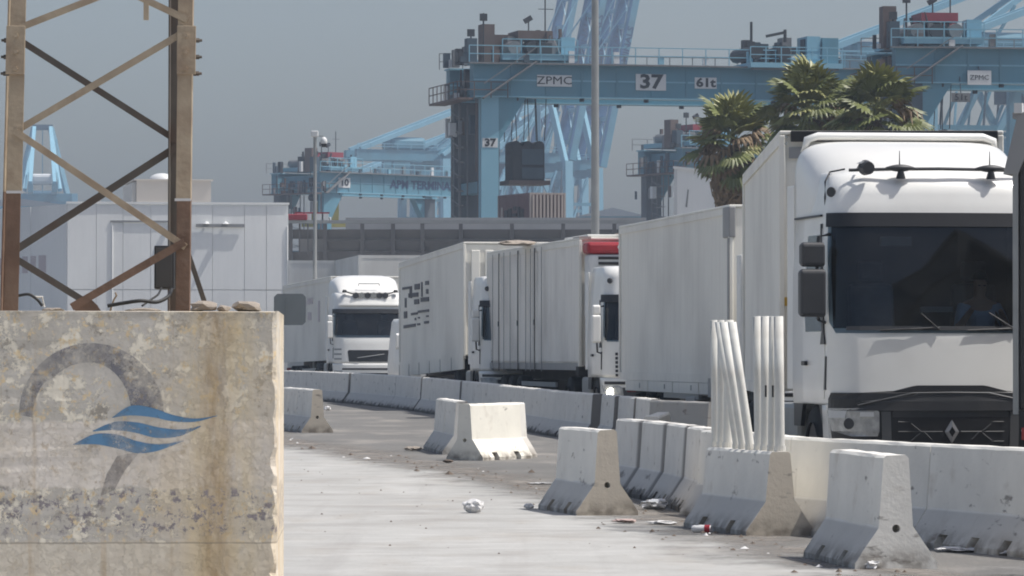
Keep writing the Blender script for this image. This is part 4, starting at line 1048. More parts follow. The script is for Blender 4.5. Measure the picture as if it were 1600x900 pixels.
# ================================================================ trucks
class Cab:
    """lofted cab: rows (z, setback, half width, corner radius, bow); local +y goes back, front at y = 0"""
    def __init__(s, rows, L): s.rows = rows; s.L = L
    def row(s, z):
        r = s.rows
        if z <= r[0][0]: return r[0][1:]
        for a, b in zip(r, r[1:]):
            if z <= b[0]:
                f = (z - a[0])/(b[0] - a[0]); return tuple(a[i] + (b[i]-a[i])*f for i in range(1, 5))
        return r[-1][1:]
    def S(s, u, z, off=0.0):
        y0, hw, r, bow = s.row(z); sg = -1 if u < 0 else 1; a = abs(u); st = hw - r
        if a <= st: x, y, nx, ny = a, 0, 0, -1
        elif a <= st + r*math.pi/2:
            th = (a - st)/r; x = st + r*math.sin(th); y = r*(1 - math.cos(th)); nx, ny = math.sin(th), -math.cos(th)
        else: x, y, nx, ny = hw, r + a - st - r*math.pi/2, 1, 0
        y += y0 + bow*min(1, x/hw)**2
        return Vector((sg*(x + nx*off), y + ny*off, z))
    def side_u(s, y, z):   # unrolled u for a point of the side wall at depth y
        y0, hw, r, bow = s.row(z); return y - y0 - bow - r + (hw - r) + r*math.pi/2
    def shell(s, z0, z1, L=None, step=.07, hole=None):
        L = L or s.L; zs = [z0]
        cuts = sorted({r[0] for r in s.rows if z0 < r[0] < z1} | {z1})
        for c in cuts:
            n = max(1, int((c - zs[-1])/step)); a = zs[-1]
            zs += [a + (c-a)*(k+1)/n for k in range(n)]
        rings = []
        for z in zs:
            y0, hw, r, bow = s.row(z); st = hw - r
            us = [st*i/6 for i in range(7)] + [st + r*math.pi/2*i/6 for i in range(1, 7)]
            half = [s.S(u, z) for u in us]
            yl = half[-1].y; Lz = max(L, yl + .01)
            half += [Vector((hw, yl + (Lz - yl)*k/3, z)) for k in (1, 2, 3)]
            rings.append([Vector((-p.x, p.y, p.z)) for p in half[::-1]] + half[1:])
        mb = MB(); mb.grid(rings); nc = len(rings[0])
        if hole:
            mid = nc//2; keep = []
            for r in range(len(rings)-1):
                for c in range(nc-1):
                    if zs[r] >= hole[0]-1e-6 and zs[r+1] <= hole[1]+1e-6 and mid-10 <= c < mid+10: continue
                    keep.append((r*nc+c, r*nc+c+1, (r+1)*nc+c+1, (r+1)*nc+c))
            mb.f = keep
        for k in range(len(rings)-1): mb.f.append((k*nc, (k+1)*nc, (k+1)*nc + nc-1, k*nc + nc-1))
        mb.f.append(tuple(range(nc))); mb.f.append(tuple(range((len(rings)-1)*nc, len(rings)*nc)))
        return mb
    def patch(s, rows, off=.006, th=.02, nu=12, step=.08):
        """rows [(z, u0, u1)...] -> thin raised panel following the surface"""
        rr = []
        for a, b in zip(rows, rows[1:]):
            n = max(1, int(abs(b[0]-a[0])/step))
            for k in range(n): rr.append(tuple(a[i] + (b[i]-a[i])*k/n for i in range(3)))
        rr.append(rows[-1])
        out = [[s.S(u0 + (u1-u0)*i/nu, z, off) for i in range(nu+1)] for z, u0, u1 in rr]
        inn = [[s.S(u0 + (u1-u0)*i/nu, z, off - th) for i in range(nu+1)] for z, u0, u1 in rr]
        mb = MB(); mb.grid(out)
        loop = lambda g: g[0] + [r[-1] for r in g[1:]] + g[-1][-2::-1] + [r[0] for r in g[-2:0:-1]]
        a, b = loop(out), loop(inn); n = len(a)
        mb.add(a + b, [(i, (i+1) % n, n + (i+1) % n, n + i) for i in range(n)])
        return mb

def wheel(t, x, y, r=.50, w=.32, side=-1, name='wheel'):
    h = bpy.data.objects.new(name, None)
    prof = [(.0, r*.60), (w*.15, r*.62), (w*.08, r*.9), (w*.2, r), (w*.8, r), (w*.92, r*.9), (w*.85, r*.62), (w, r*.6)]
    def lathe(prof, n=22):
        rows = []
        for (a, rr) in prof: rows.append([(side*(a - w), rr*math.cos(2*math.pi*k/n), rr*math.sin(2*math.pi*k/n)) for k in range(n+1)])
        mb = MB(); mb.grid(rows); return mb
    o = lathe(prof).build(name, 'tyre', t, smooth=True, loc=(x, y, r))
    lathe([(w*.9, r*.6), (w*.72, r*.52), (w*.6, r*.3), (w*.95, r*.2), (w*1.0, 0.001)]).build('rim', 'rim', o, smooth=True)
    return o

def tractor(label, front, rz, style, group='white lorries waiting in the queue', lit=False, name='truck_tractor', z0=None):
    fx, fy = front
    t = thing(name, label, 'truck', (fx, fy, ground_z(fy) if z0 is None else z0), rz, group)
    if style == 'T':      # tall angular long-haul cab
        rows = [(.30, .06, 1.18, .30, .10), (.50, .0, 1.22, .30, .12), (1.02, .0, 1.24, .30, .13), (1.18, .02, 1.25, .30, .13), (1.75, .07, 1.25, .28, .12), (2.4, .20, 1.245, .27, .11), (3.05, .36, 1.21, .27, .10),
                (3.12, .37, 1.20, .28, .10), (3.34, .43, 1.16, .30, .11), (3.46, .52, 1.13, .32, .14), (3.515, .62, 1.11, .33, .17), (3.53, .74, 1.10, .34, .20)]
        top = 3.53
    elif style == 'F':    # rounder cab with deep windscreen
        rows = [(.30, .08, 1.16, .34, .10), (.50, .0, 1.22, .34, .13), (1.0, .0, 1.24, .36, .15), (1.7, .05, 1.25, .36, .15), (1.85, .08, 1.25, .34, .14), (2.75, .34, 1.20, .32, .12), (2.85, .36, 1.19, .32, .12), (3.15, .44, 1.16, .34, .12), (3.30, .52, 1.13, .36, .15), (3.36, .68, 1.10, .38, .18)]
        top = 3.36
    elif style == 'P':    # mid-height cab
        rows = [(.30, .08, 1.16, .34, .10), (.50, .0, 1.22, .34, .13), (1.0, .0, 1.24, .36, .15), (1.6, .05, 1.25, .36, .15), (1.75, .08, 1.25, .34, .14), (2.62, .32, 1.21, .30, .12), (2.72, .34, 1.20, .30, .12), (3.08, .42, 1.17, .28, .12), (3.20, .50, 1.14, .3, .15), (3.25, .66, 1.12, .3, .15)]
        top = 3.25
    c = Cab(rows, 2.25)
    w0, w1 = {'T': (1.77, 3.06), 'F': (1.86, 2.80), 'P': (1.72, 2.66)}[style]
    c.shell(1.0, top, hole=(w0 + .02, w1 - .06)).build('cab_shell', 'white_paint', t, smooth=True)
    # dark interior: liner, dashboard, seats, wheel
    zl = w1 + .02; li = MB(); A = (-1.12, .60, w0-.5, 1.12, 1.9, zl)
    li.add([(-1.12,.62,w0-.5),(1.12,.62,w0-.5),(1.12,1.9,w0-.5),(-1.12,1.9,w0-.5),(-1.12,.62,zl),(1.12,.62,zl),(1.12,1.9,zl),(-1.12,1.9,zl)], [(0,1,2,3),(4,7,6,5),(1,5,6,2),(2,6,7,3),(3,7,4,0)])
    it = li.build('interior_liner', 'cab_interior', t)
    db = MB().prism([(.42, w0-.3), (.40, w0+.02), (.55, w0+.08), (.85, w0+.05), (.95, w0-.3)], 'x', -1.05, 1.05).build('dashboard', 'cab_interior', t, bevel=.03)
    for sx_ in (-.58, .58):
        st_ = MB().prism([(1.15, w0-.45), (1.12, w0-.1), (1.25, w0+.55), (1.38, w0+.55), (1.42, w0-.45)], 'x', sx_-.25, sx_+.25).build('seat', 'seat_cloth', t, bevel=.05)
        MB().box(sx_-.14, sx_+.14, 1.24, 1.36, w0+.57, w0+.80).build('headrest', 'seat_cloth', st_, bevel=.04)
    MB().path([(.58 + .21*math.cos(a*math.pi/8), .86 + .10*math.sin(a*math.pi/8), w0 + .10 + .19*math.sin(a*math.pi/8)) for a in range(17)], .018, 6).build('steering_wheel', 'black_plastic', t)
    body = c.shell(.34, .995, .78).build('bumper', 'white_paint', t, smooth=True)
    # windscreen and visor
    wb = {'T': 1.32, 'F': 1.34, 'P': 1.3}[style]
    c.patch([(w0, -wb+.10, wb-.10), (w0+.12, -wb, wb), (w1-.35, -wb+.02, wb-.02), (w1-.02, -wb+.06, wb-.06)], .008, .03, 20).build('windscreen', 'glass', t, smooth=True)
    v = c.patch([(w1-.14, -wb+.03, wb-.03), (w1+.01, -wb+.04, wb-.04)], .07 if style != 'T' else .028, .12, 20).build('sun_visor', 'black_plastic', t, smooth=True)
    # doors with windows, handles
    for sg in (-1, 1):
        def su(y, z): return c.side_u(y, z)
        d = c.patch([(1.06, sg*su(.62, 1.1), sg*su(1.62, 1.1)), (1.45, sg*su(.55, 1.45), sg*su(1.66, 1.45)), (1.9, sg*su(.62, 1.9), sg*su(1.66, 1.9)), (w1-.15, sg*su(.80, w1-.15), sg*su(1.66, w1-.15))], .010, .02, 8).build('door', 'white_paint', t, smooth=False)
        c.patch([(w0+.02, sg*su(.70, 1.9), sg*su(1.52, 1.9)), (w0+.25, sg*su(.74, 2.0), sg*su(1.55, 2)), (w1-.22, sg*su(.88, w1-.2), sg*su(1.5, w1-.2))], .016, .012, 8).build('door_window', 'glass_side', d)
        c.patch([(w0-.12, sg*su(.55, 1.9), sg*su(.78, 1.9)), (w0+.02, sg*su(.60, 1.9), sg*su(.70, 1.9)), (w1-.1, sg*su(.80, w1-.2), sg*su(.86, w1-.2))], .018, .014, 3).build('quarter_trim', 'black_plastic', d)
        MB().box(*sorted((sg*1.265, sg*1.30)), 1.40, 1.58, 1.42, 1.47).build('handle', 'black_plastic', d, bevel=.008)
        c.patch([(1.16, sg*su(.52, 1.2), sg*su(.60, 1.2)), (1.52, sg*su(.48, 1.5), sg*su(.53, 1.5))], .012, .012, 3).build('side_vent', 'black_plastic', t)
        # side skirt below the cab, steps, wheel arch, tank
        MB().prism([(.78, 1.0), (.80, .78), (.92, .98), (1.35, 1.13), (1.8, .98), (1.9, .75), (2.25, .75), (2.25, 1.0)], 'x', *sorted((sg*1.19, sg*1.235))).build('wheel_arch', 'black_plastic', t)
        wheel(t, sg*1.23, 1.36, .50, .32, sg)
        MB().box(*sorted((sg*.75, sg*1.20)), 2.3, 3.3, .45, 1.0).build('fuel_tank', 'galv', t, bevel=.06)
        # mirrors
        for (za, zb, ya, out) in (((w1-.62-.48, w1-.62, .34, .30), (w1-.56, w1-.33, .38, .28)) if style == 'T' else ((w1-.95, w1-.42, .36, .20), (w1-.38, w1-.22, .40, .18))):
            mr = MB().prism([(ya, za), (ya+.05, za-.02), (ya+.17, za+.01), (ya+.17, zb), (ya+.05, zb+.02), (ya, zb)], 'x', *sorted((sg*(1.285), sg*(1.285+out-.02)))).build('mirror', 'grey_plastic' if style == 'T' else 'white_paint', t, bevel=.03)
            MB().box(*sorted((sg*1.31, sg*(1.285+out-.045))), ya+.165, ya+.176, za+.03, zb-.03).build('mirror_glass', 'glass_side', mr)
        MB().path([(sg*1.20, .55, w1-.22), (sg*1.34, .48, w1-.25), (sg*1.37, .45, w1-.7), (sg*1.34, .48, w1-1.15), (sg*1.23, .56, w1-1.18)], .02, 8).build('mirror_arm', 'black_plastic', t)
        # side fairing behind the cab
        MB().box(*sorted((sg*1.195, sg*1.235)), 2.27, 2.62, 1.15, top - .1).build('side_fairing', 'white_paint', t, bevel=.012)
        # rear wheels
        wheel(t, sg*1.24, 5.0, .50, .55, sg)
    MB().box(-.45, .45, 2.3, 6.1, .62, .95).build('chassis_rail', 'chassis', t)
    MB().box(-1.1, 1.1, 2.35, 2.55, 1.0, 1.9).build('exhaust_stack', 'chassis', t)
    MB().tube((0, 5.0, 1.0), (0, 5.0, 1.09), .5, n=20).build('fifth_wheel', 'chassis', t)
    if style == 'T':
        # roof deflector: rounded at the brow, squarer towards the trailer
        rws = []
        for k in range(17):
            f = k/16; y = .70 + 1.58*f; z = 3.50 + .42*math.sin(min(1, f*1.04)*math.pi/2)**.9
            hw = 1.12 + .095*min(1, f*2.2); p = .80 - .52*min(1, f*1.15)**.8
            ring = []
            for j in range(-16, 17):
                a = j/16*math.pi/2; ca, sa = abs(math.cos(a))**p, math.copysign(abs(math.sin(a))**p, a)
                ring.append((hw*sa, y + .26*(1-f)*abs(sa)**2.5, 3.04 + (z - 3.04)*ca))
            rws.append(ring)
        mb = MB(); mb.grid(rws); mb.f.append(tuple(range(33))); mb.f.append(tuple(range(16*33, 17*33)))
        df = mb.build('roof_deflector', 'white_paint', t, smooth=True)
        MB().path([(-1.10, 2.32, 3.80), (-1.07, 2.30, 3.945), (-.95, 2.30, 3.985), (.95, 2.30, 3.985), (1.07, 2.30, 3.945), (1.10, 2.32, 3.80)], .045, 8).build('deflector_rim', 'white_paint', df, smooth=True)
        for sg in (-1, 1):
            c.patch([(3.04, sg*c.side_u(.86, 3.05), sg*c.side_u(2.2, 3.05)), (3.062, sg*c.side_u(.86, 3.05), sg*c.side_u(2.2, 3.05))], .032, .03, 5).build('panel_gap', 'black_plastic', t)
            MB().path([(sg*1.18, .84, 3.08), (sg*1.185, .86, 3.25), (sg*1.17, .92, 3.42), (sg*1.10, 1.0, 3.53), (sg*.95, .92, 3.56)], .011, 6).build('panel_gap', 'black_plastic', t)
            # roundel
            p = c.S(sg*(1.10 - .26 + .27*1.35), 3.30, .012)
            MB().tube(p + Vector((0, 0, 0)), p + Vector((sg*.012, -.012, 0)), .055, n=16).build('badge', 'grey_plastic', t)
        # brow lamp bar with two pods, horns, aerials
        MB().path([(-.98, .60, 3.535), (-.5, .50, 3.545), (0, .48, 3.55), (.5, .50, 3.545), (.98, .60, 3.535)], .018, 8).build('roof_bar', 'grey_plastic', t)
        for x in (-.44, .56):
            mb = MB(); rws = []
            for k in range(9):
                f = k/8; rr = .052*math.sin(math.pi*min(.97, max(.03, f)))**.6; rws.append([(x - .16 + .32*f, .47 + rr*math.cos(2*math.pi*b/10)*1.2, 3.555 + rr*math.sin(2*math.pi*b/10)*.8) for b in range(11)])
            pod = mb.grid(rws).build('lamp_pod', 'grey_plastic', t, smooth=True)
            MB().tube((x, .45, 3.44), (x, .44, 3.53), .055, .03, 10).build('horn', 'black_plastic', pod)
            MB().tube((x-.01, .46, 3.58), (x-.01, .46, 3.74), .008, .004, 6).build('aerial', 'black_plastic', pod)
        # round kerb mirror on the near corner
        p = Vector((-.82, .50, 3.56))
        km = MB().tube(p, p + Vector((.02, -.09, -.01)), .085, .07, 16).build('kerb_mirror', 'grey_plastic', t)
        MB().path([p, p + Vector((-.05, .06, .03)), p + Vector((-.04, .18, .0))], .014, 6).build('mirror_stalk', 'grey_plastic', km)
        MB().prism([(-.93, 3.60), (-.86, 3.63), (-.78, 3.605)], 'y', .44, .50).build('mirror_hood', 'plate_white', km)
        # black mask: upper gap, bonnet lip, grille, headlamps
        c.patch([(.93, -1.38, 1.38), (1.06, -1.36, 1.36), (1.13, -1.30, 1.30), (1.15, -.62, .62), (1.20, -.42, .42), (1.21, -.36, .36)], .022, .05, 48).build('mask', 'black_plastic', t)
        c.patch([(.94, -1.28, 1.28), (1.04, -.95, .95), (1.10, -.42, .42), (1.125, -.36, .36)], .05, .05, 40).build('bonnet_lip', 'grey_plastic', t)
        MB().path([tuple(c.S(u, z, .055)) for u, z in ((-1.0, 1.0), (-.72, 1.065), (-.42, 1.13), (0, 1.135), (.42, 1.13), (.72, 1.065), (1.0, 1.0))], .008, 6).build('bonnet_trim', 'bar_grey', t)
        c.patch([(.36, -1.05, 1.05), (.62, -1.30, 1.30), (.94, -1.37, 1.37)], .022, .05, 48).build('lower_mask', 'black_plastic', t)
        c.patch([(.40, -.58, .58), (.46, -.62, .62), (.92, -.64, .64), (.95, -.60, .60)], .03, .03, 14).build('grille_surround', 'grey_plastic', t)
        gr = c.patch([(.47, -.60, .60), (.87, -.68, .68)], .038, .03, 12).build('grille', 'black_plastic', t)
        for pts in (((-.58, .82), (.58, .82)), ((-.58, .715), (-.10, .715)), ((.10, .715), (.58, .715)), ((-.58, .61), (.58, .61)), ((-.55, .51), (.55, .51)),
                    ((-.44, .80), (-.34, .72)), ((.44, .80), (.34, .72)), ((-.44, .62), (-.34, .70)), ((.44, .62), (.34, .70)), ((-.30, .71), (-.22, .63)), ((.30, .71), (.22, .63))):
            MB().path([tuple(c.S(u, z, .042)) for u, z in pts], .008, 6).build('grille_bar', 'grey_plastic', gr)
        q = c.S(0, .715, .055)
        dm = MB(); h, w = .125, .078
        dm.add([(0, q.y, q.z+h), (w, q.y, q.z), (0, q.y, q.z-h), (-w, q.y, q.z), (0, q.y-.01, q.z+h*.45), (w*.45, q.y-.01, q.z), (0, q.y-.01, q.z-h*.45), (-w*.45, q.y-.01, q.z), (0, q.y+.03, q.z+h), (w, q.y+.03, q.z), (0, q.y+.03, q.z-h), (-w, q.y+.03, q.z)],
               [(0,1,5,4),(1,2,6,5),(2,3,7,6),(3,0,4,7),(0,8,9,1),(1,9,10,2),(2,10,11,3),(3,11,8,0)])
        dm.build('diamond_badge', 'rim', gr)
        for sg in (-1, 1):
            hl = c.patch([(.665, sg*.80, sg*1.06), (.72, sg*.78, sg*1.28), (.93, sg*.78, sg*1.36), (.965, sg*.86, sg*1.34)], .04, .05, 14).build('headlight', 'lamp_glass', t)
            p = c.S(sg*1.08, .80, .035)
            MB().tube(p, p + Vector((sg*.006, -.015, 0)), .062, .055, 14).build('projector_lens', 'grey_plastic', hl)
            c.patch([(.86, sg*1.12, sg*1.32), (.945, sg*1.10, sg*1.33)], .046, .02, 6).build('lamp_reflector', 'plate_white', hl)
            p = c.S(sg*.98, .90, .046)
            MB().bar(p, c.S(sg*.84, .90, .046), .03, .05).build('indicator', 'plate_white', hl)
            c.patch([(.42, sg*.64, sg*.74), (.93, sg*.66, sg*.76)], .04, .04, 3).build('lamp_divider', 'bar_grey', t)
            c.patch([(.36, sg*1.14, sg*1.48), (.60, sg*1.39, sg*1.50), (1.0, sg*1.42, sg*1.52)], .014, .02, 5).build('bumper_corner', 'white_paint', t)
        # wipers, dash, rear-view plates behind the glass edge
        for (u0, z0_, u1, z1_) in ((-.10, 1.80, -.30, 1.98), (.75, 1.80, .45, 1.99), (-.75, 1.80, -.1, 1.83), (.2, 1.80, .9, 1.83)):
            MB().path([tuple(c.S(u0, z0_, .03)), tuple(c.S((u0+u1)/2, (z0_+z1_)/2, .035)), tuple(c.S(u1, z1_, .025))], .010, 6).build('wiper', 'black_plastic', t)
        c.patch([(1.80, -1.1, 1.1), (1.845, -1.1, 1.1)], .014, .01, 16).build('cowl', 'grey_plastic', t)
        MB().box(-.62, -.28, .62, .66, 2.72, 2.82).build('sun_blind', 'trailer_grey', t)
        MB().box(-.2, .15, .50, .58, 2.0, 2.06).build('dash_tray', 'trailer_grey', t)
        c.patch([(1.86, .72, .95), (1.885, .72, .95)], .011, .006, 5).build('permit_card', 'plate_white', t)
    if style == 'F':
        # raked roof spoiler, brow, light bar, grille, louvred corners
        rws = []
        for k in range(12):
            f = k/11; y = .72 + 1.5*f; z = 3.36 + .60*math.sin(min(1, f*1.05)*math.pi/2)
            rws.append([((1.02 + .16*f)*math.copysign(abs(math.sin(j/10*math.pi/2))**.5, j), y + .12*abs(j/10)**3, 3.2 + (z - 3.2)*abs(math.cos(j/10*math.pi/2))**.4) for j in range(-10, 11)])
        mb = MB(); mb.grid(rws); mb.f.append(tuple(range(21))); mb.f.append(tuple(range(11*21, 12*21)))
        df = mb.build('roof_deflector', 'white_paint', t, smooth=True)
        MB().path([(-.35, .86, 3.60), (-.35, .82, 3.66), (.35, .82, 3.66), (.35, .86, 3.60)], .02, 6).build('deflector_rail', 'trailer_grey', df)
        lb = MB().path([(-.85, .58, 3.40), (-.62, .5, 3.32), (.62, .5, 3.32), (.85, .58, 3.40)], .025, 8).build('light_bar', 'chassis', t)
        for x in (-.5, -.3, -.1, .1, .3, .5):
            MB().tube((x, .52, 3.26), (x, .42, 3.26), .10, .10, 12).build('spot_lamp', 'chrome' if x in (-.3, .1) else 'grey_plastic', lb)
        for x in (-.86, .86): MB().tube((x, .55, 3.36), (x, .55, 3.45), .09, .06, 10).build('beacon', 'chassis', t)
        c.patch([(2.93, -1.05, 1.05), (2.99, -1.02, 1.02)], .10, .12, 14).build('brow', 'white_paint', t, smooth=True)
        gr = c.patch([(1.05, -.78, .78), (1.40, -.82, .82), (1.44, -.78, .78)], .008, .02, 14).build('grille', 'black_plastic', t)
        MB().path([tuple(c.S(u, 1.25 + .14*u, .02)) for u in (-.5, -.2, .1, .4)], .014, 6).build('grille_slash', 'galv', gr)
        c.patch([(.78, -1.0, 1.0), (.84, -1.0, 1.0)], .01, .02, 14).build('bumper_slot', 'black_plastic', t)
        c.patch([(.40, -.82, .82), (.68, -.88, .88)], .008, .02, 14).build('lower_grille', 'black_plastic', t)
        for sg in (-1, 1):
            for z in (1.12, 1.28, 1.44): c.patch([(z, sg*1.02, sg*1.32), (z+.05, sg*1.02, sg*1.34)], .008, .02, 5).build('corner_louvre', 'trailer_grey', t)
            hl = c.patch([(.55, sg*1.0, sg*1.3), (.76, sg*1.0, sg*1.38)], .01, .02, 6).build('headlight', 'lamp_glass', t)
    if style == 'P':
        # boxy high-roof cap with grille strips
        c.patch([(.42, -.85, .85), (.80, -.95, .95)], .008, .02, 14).build('lower_grille', 'grey_plastic', t)
        gr = c.patch([(1.0, -.72, .72), (1.36, -.80, .80), (1.42, -.72, .72)], .012, .02, 14).build('grille', 'trailer_grey', t)
        MB().path([tuple(c.S(u, z, .03)) for u, z in ((-.86, 1.50), (-.82, 1.1), (-.66, .98), (0, .96), (.66, .98), (.82, 1.1), (.86, 1.50))], .022, 8).build('grille_rim', 'plate_white', gr)
        c.patch([(.86, -1.3, 1.3), (.92, -1.3, 1.3)], .012, .02, 16).build('bumper_gap', 'black_plastic', t)
        for sg in (-1, 1):
            for k in range(6): c.patch([(1.02 + .085*k, sg*.98, sg*1.03), (1.075 + .085*k, sg*.98, sg*1.03)], .01, .02, 2).build('corner_louvre', 'black_plastic', t)
            hl = c.patch([(.56, sg*.86, sg*1.2), (.80, sg*.90, sg*1.42), (.84, sg*.98, sg*1.40)], .014, .03, 8).build('headlight', 'lamp_glass', t)
            if lit and sg < 0:
                p = c.S(-1.12, .70, .03)
                MB().tube(p, p + Vector((0, -.02, 0)), .085, .075, 14).build('lit_bulb', 'lamp_lit', hl)
            p = c.S(sg*(1.12 - .24 + .2), 2.95, .012)
            MB().tube(p, p + Vector((sg*.02, -.05, 0)), .06, .045, 12).build('roof_camera', 'grey_plastic', t)
    return t

def trailer(label, corner, rz, L, zb, zt, kind='box', group='white lorries waiting in the queue', pitch=0.0, W=2.56, m=None, name='semi_trailer'):
    """corner = picture-left front bottom corner on the ground; local x to the right, y to the rear"""
    fx, fy = corner
    t = thing(name, label, 'trailer', (fx, fy, ground_z(fy)), rz, group)
    t.rotation_euler.x = R(pitch)
    m = m or {'box': 'trailer_white', 'curtain': 'curtain_white', 'reefer': 'trailer_white', 'dark': 'dark_curtain'}[kind]
    if kind == 'curtain':
        # rippled curtain skin with ratchet straps
        rws = []; n = 260
        body = MB().box(.06, W-.06, .06, L-.06, zb+.02, zt-.02).build('body', m, t)
        rnd = random.Random(4)
        ph = [rnd.uniform(0, 6) for _ in range(4)]
        for z in (zb+.10, zb + (zt-zb)*.35, zb + (zt-zb)*.7, zt-.10):
            f = (z - zb)/(zt - zb); amp = .012 + .03*(1-f)
            rws.append([(-.0 + .02 - amp*(math.sin(y*4.6 + ph[0] + .4*f) + .6*math.sin(y*7.9 + ph[1]) + .5*math.sin(y*2.3 + ph[2]))*.5 * min(1, y/3.5), y, z) for y in [L*i/n for i in range(n+1)]])
        MB().grid(rws).build('curtain', m, t, smooth=True)
        MB().grid([[(W - p[0], p[1], p[2]) for p in r] for r in rws]).build('curtain', m, t, smooth=True)
        for y, w in ((4.9, .035), (5.9, .09), (6.5, .03), (7.2, .03), (8.4, .10), (9.6, .03), (10.6, .03), (11.4, .08), (12.4, .03)):
            s = MB().box(-.045, -.030, y - w/2, y + w/2, zb-.12, zt-.06).build('strap', 'black_plastic' if w > .04 else 'trailer_grey', t)
            if w > .04: MB().box(-.06, -.046, y - .05, y + .05, zb + .9, zb + 1.02).build('buckle', 'black_plastic', s)
    else:
        MB().box(.02, W-.02, .02, L-.02, zb, zt-.03).build('body', m, t, bevel=.02)
    # roof, rails, corner posts
    rm = 'trailer_white' if kind != 'dark' else 'trailer_grey'
    MB().box(-.01, W+.01, -.01, L+.01, zt-.028, zt+.02).build('roof', rm, t, bevel=.015)
    for x in (-.012, W-.06):
        MB().box(x, x+.072, -.015, .10, zb-.02, zt-.03).build('corner_post', rm, t, bevel=.015)
        MB().box(x, x+.072, L-.10, L+.015, zb-.02, zt-.03).build('corner_post', rm, t, bevel=.015)
        MB().box(x+.004, x+.068, .10, L-.10, zt-.14, zt-.03).build('top_rail', rm, t)
        MB().box(x+.004, x+.068, .10, L-.10, zb-.08, zb+.06).build('bottom_rail', 'trailer_grey' if kind != 'box' else rm, t)
    MB().box(.75, W-.75, .3, L-.2, zb-.32, zb-.02).build('chassis_rail', 'chassis', t)
    # axles, landing legs, guards
    for y in (L-4.6, L-3.3, L-2.0):
        for sg, x in ((-1, .04), (1, W-.04)):
            wheel(t, x, y, .49, .38, sg)
            pts = []
        MB().tube((.3, y, .49), (W-.3, y, .49), .07, n=8).build('axle', 'chassis', t)
    for x in (.45, W-.6): MB().box(x, x+.14, 2.6, 2.76, .0, zb-.05).build('landing_leg', 'chassis', t)
    for x in (.02, W-.07): 
        for z in (.45, .75): MB().box(x, x+.05, 3.3, L-5.4, z, z+.10).build('side_guard', 'galv', t)
    MB().box(.1, W-.1, L-.05, L+.06, .45, .60).build('rear_bumper', 'chassis', t)
    for x in (.15, W-.45): MB().box(x, x+.3, L+.0205, L+.05, .80, .92).build('tail_lamp', 'red_lamp', t)
    return t
def put_on_side(t, corner, rz, px, py, pitch=0.0):
    """picture point -> (y, z) on the left side wall of a trailer"""
    fx, fy = corner
    n = Vector((-math.cos(R(rz)), -math.sin(R(rz)), 0)); o = Vector((fx, fy, 0)); c = Vector((0, 0, EYE)); d = Vector(((px-800)/F, 1, (HZ-py)/F))
    s = (o - c).dot(n)/d.dot(n); h = c + d*s - Vector((fx, fy, ground_z(fy)))
    y = -h.x*math.sin(R(rz)) + h.y*math.cos(R(rz))
    return y, h.z - y*math.tan(R(pitch))

# --- T5 the front truck
tractor('tall front white truck cab with diamond badge and lamp pods on its roof bar', (4.70, 48.0), 8.4, 'T', name='truck_tractor')
c5 = (X(1219, 51.6), 51.6)
t5 = trailer('white refrigerated box trailer behind the tall front cab', c5, -1.0, 12.4, 1.12, 4.10, 'box')
MB().box(.12, 2.5, -.09, -.02, 3.99, 4.115).build('front_header', 'black_plastic', t5, bevel=.01)
MB().box(.10, .34, -.024, -.016, 3.80, 3.93).build('front_plate', 'trailer_grey', t5)
for z in (4.05, 3.97): MB().tube((.07, -.03, z), (.07, -.016, z), .018, n=8).build('marker_lamp', 'chrome', t5)
MB().box(.05, .24, -.024, -.016, 2.10, 2.20).build('reflector_tape', 'amber', t5)
MB().box(.26, 2.3, -.05, -.021, 1.3, 3.8).build('front_panel', 'trailer_white', t5, bevel=.02)

# --- T6 dark trailer at the right picture edge
c6 = (X(1583, 44.2) , 44.2)
t6 = thing('semi_trailer', 'dark curtain-sided trailer cut by the right picture edge, ahead of the tall front cab', 'trailer', (c6[0], c6[1], 0), -16, 'white lorries waiting in the queue')
MB().box(.06, 12.0, .0, 2.5, 1.0, 3.86).build('body', 'dark_curtain', t6, bevel=.02)
MB().box(.0, .055, -.02, 2.52, .95, 3.4).build('corner_post', 'galv', t6)
MB().prism([(-.09, 3.32), (.055, 3.32), (.30, 3.9), (.05, 3.9)], 'y', -.03, 2.53).build('rear_hood', 'trailer_grey', t6)
MB().box(.0, 12.0, -.02, 2.52, 3.87, 3.93).build('roof', 'trailer_grey', t6)
MB().box(.02, .10, -.05, .05, 3.92, 4.02).build('roof_lamp', 'plate_white', t6)
MB().box(.06, 12, -.03, .02, .80, .99).build('bottom_rail', 'chassis', t6)
MB().box(.09, .20, -.045, -.031, .70, .82).build('side_marker', 'red_lamp', t6)
MB().box(.4, 12, .8, 1.7, .62, .95).build('chassis_rail', 'chassis', t6)
for y in (1.6, 2.9, 4.2):
    for sg, yy in ((-1, .05), (1, 2.45)):
        w = wheel(t6, 0, 0, .49, .38, sg); w.location = (y, yy, .49); w.rotation_euler.z = R(90)
MB().box(.05, .16, .1, 2.4, .42, .58).build('rear_bumper', 'chassis', t6)

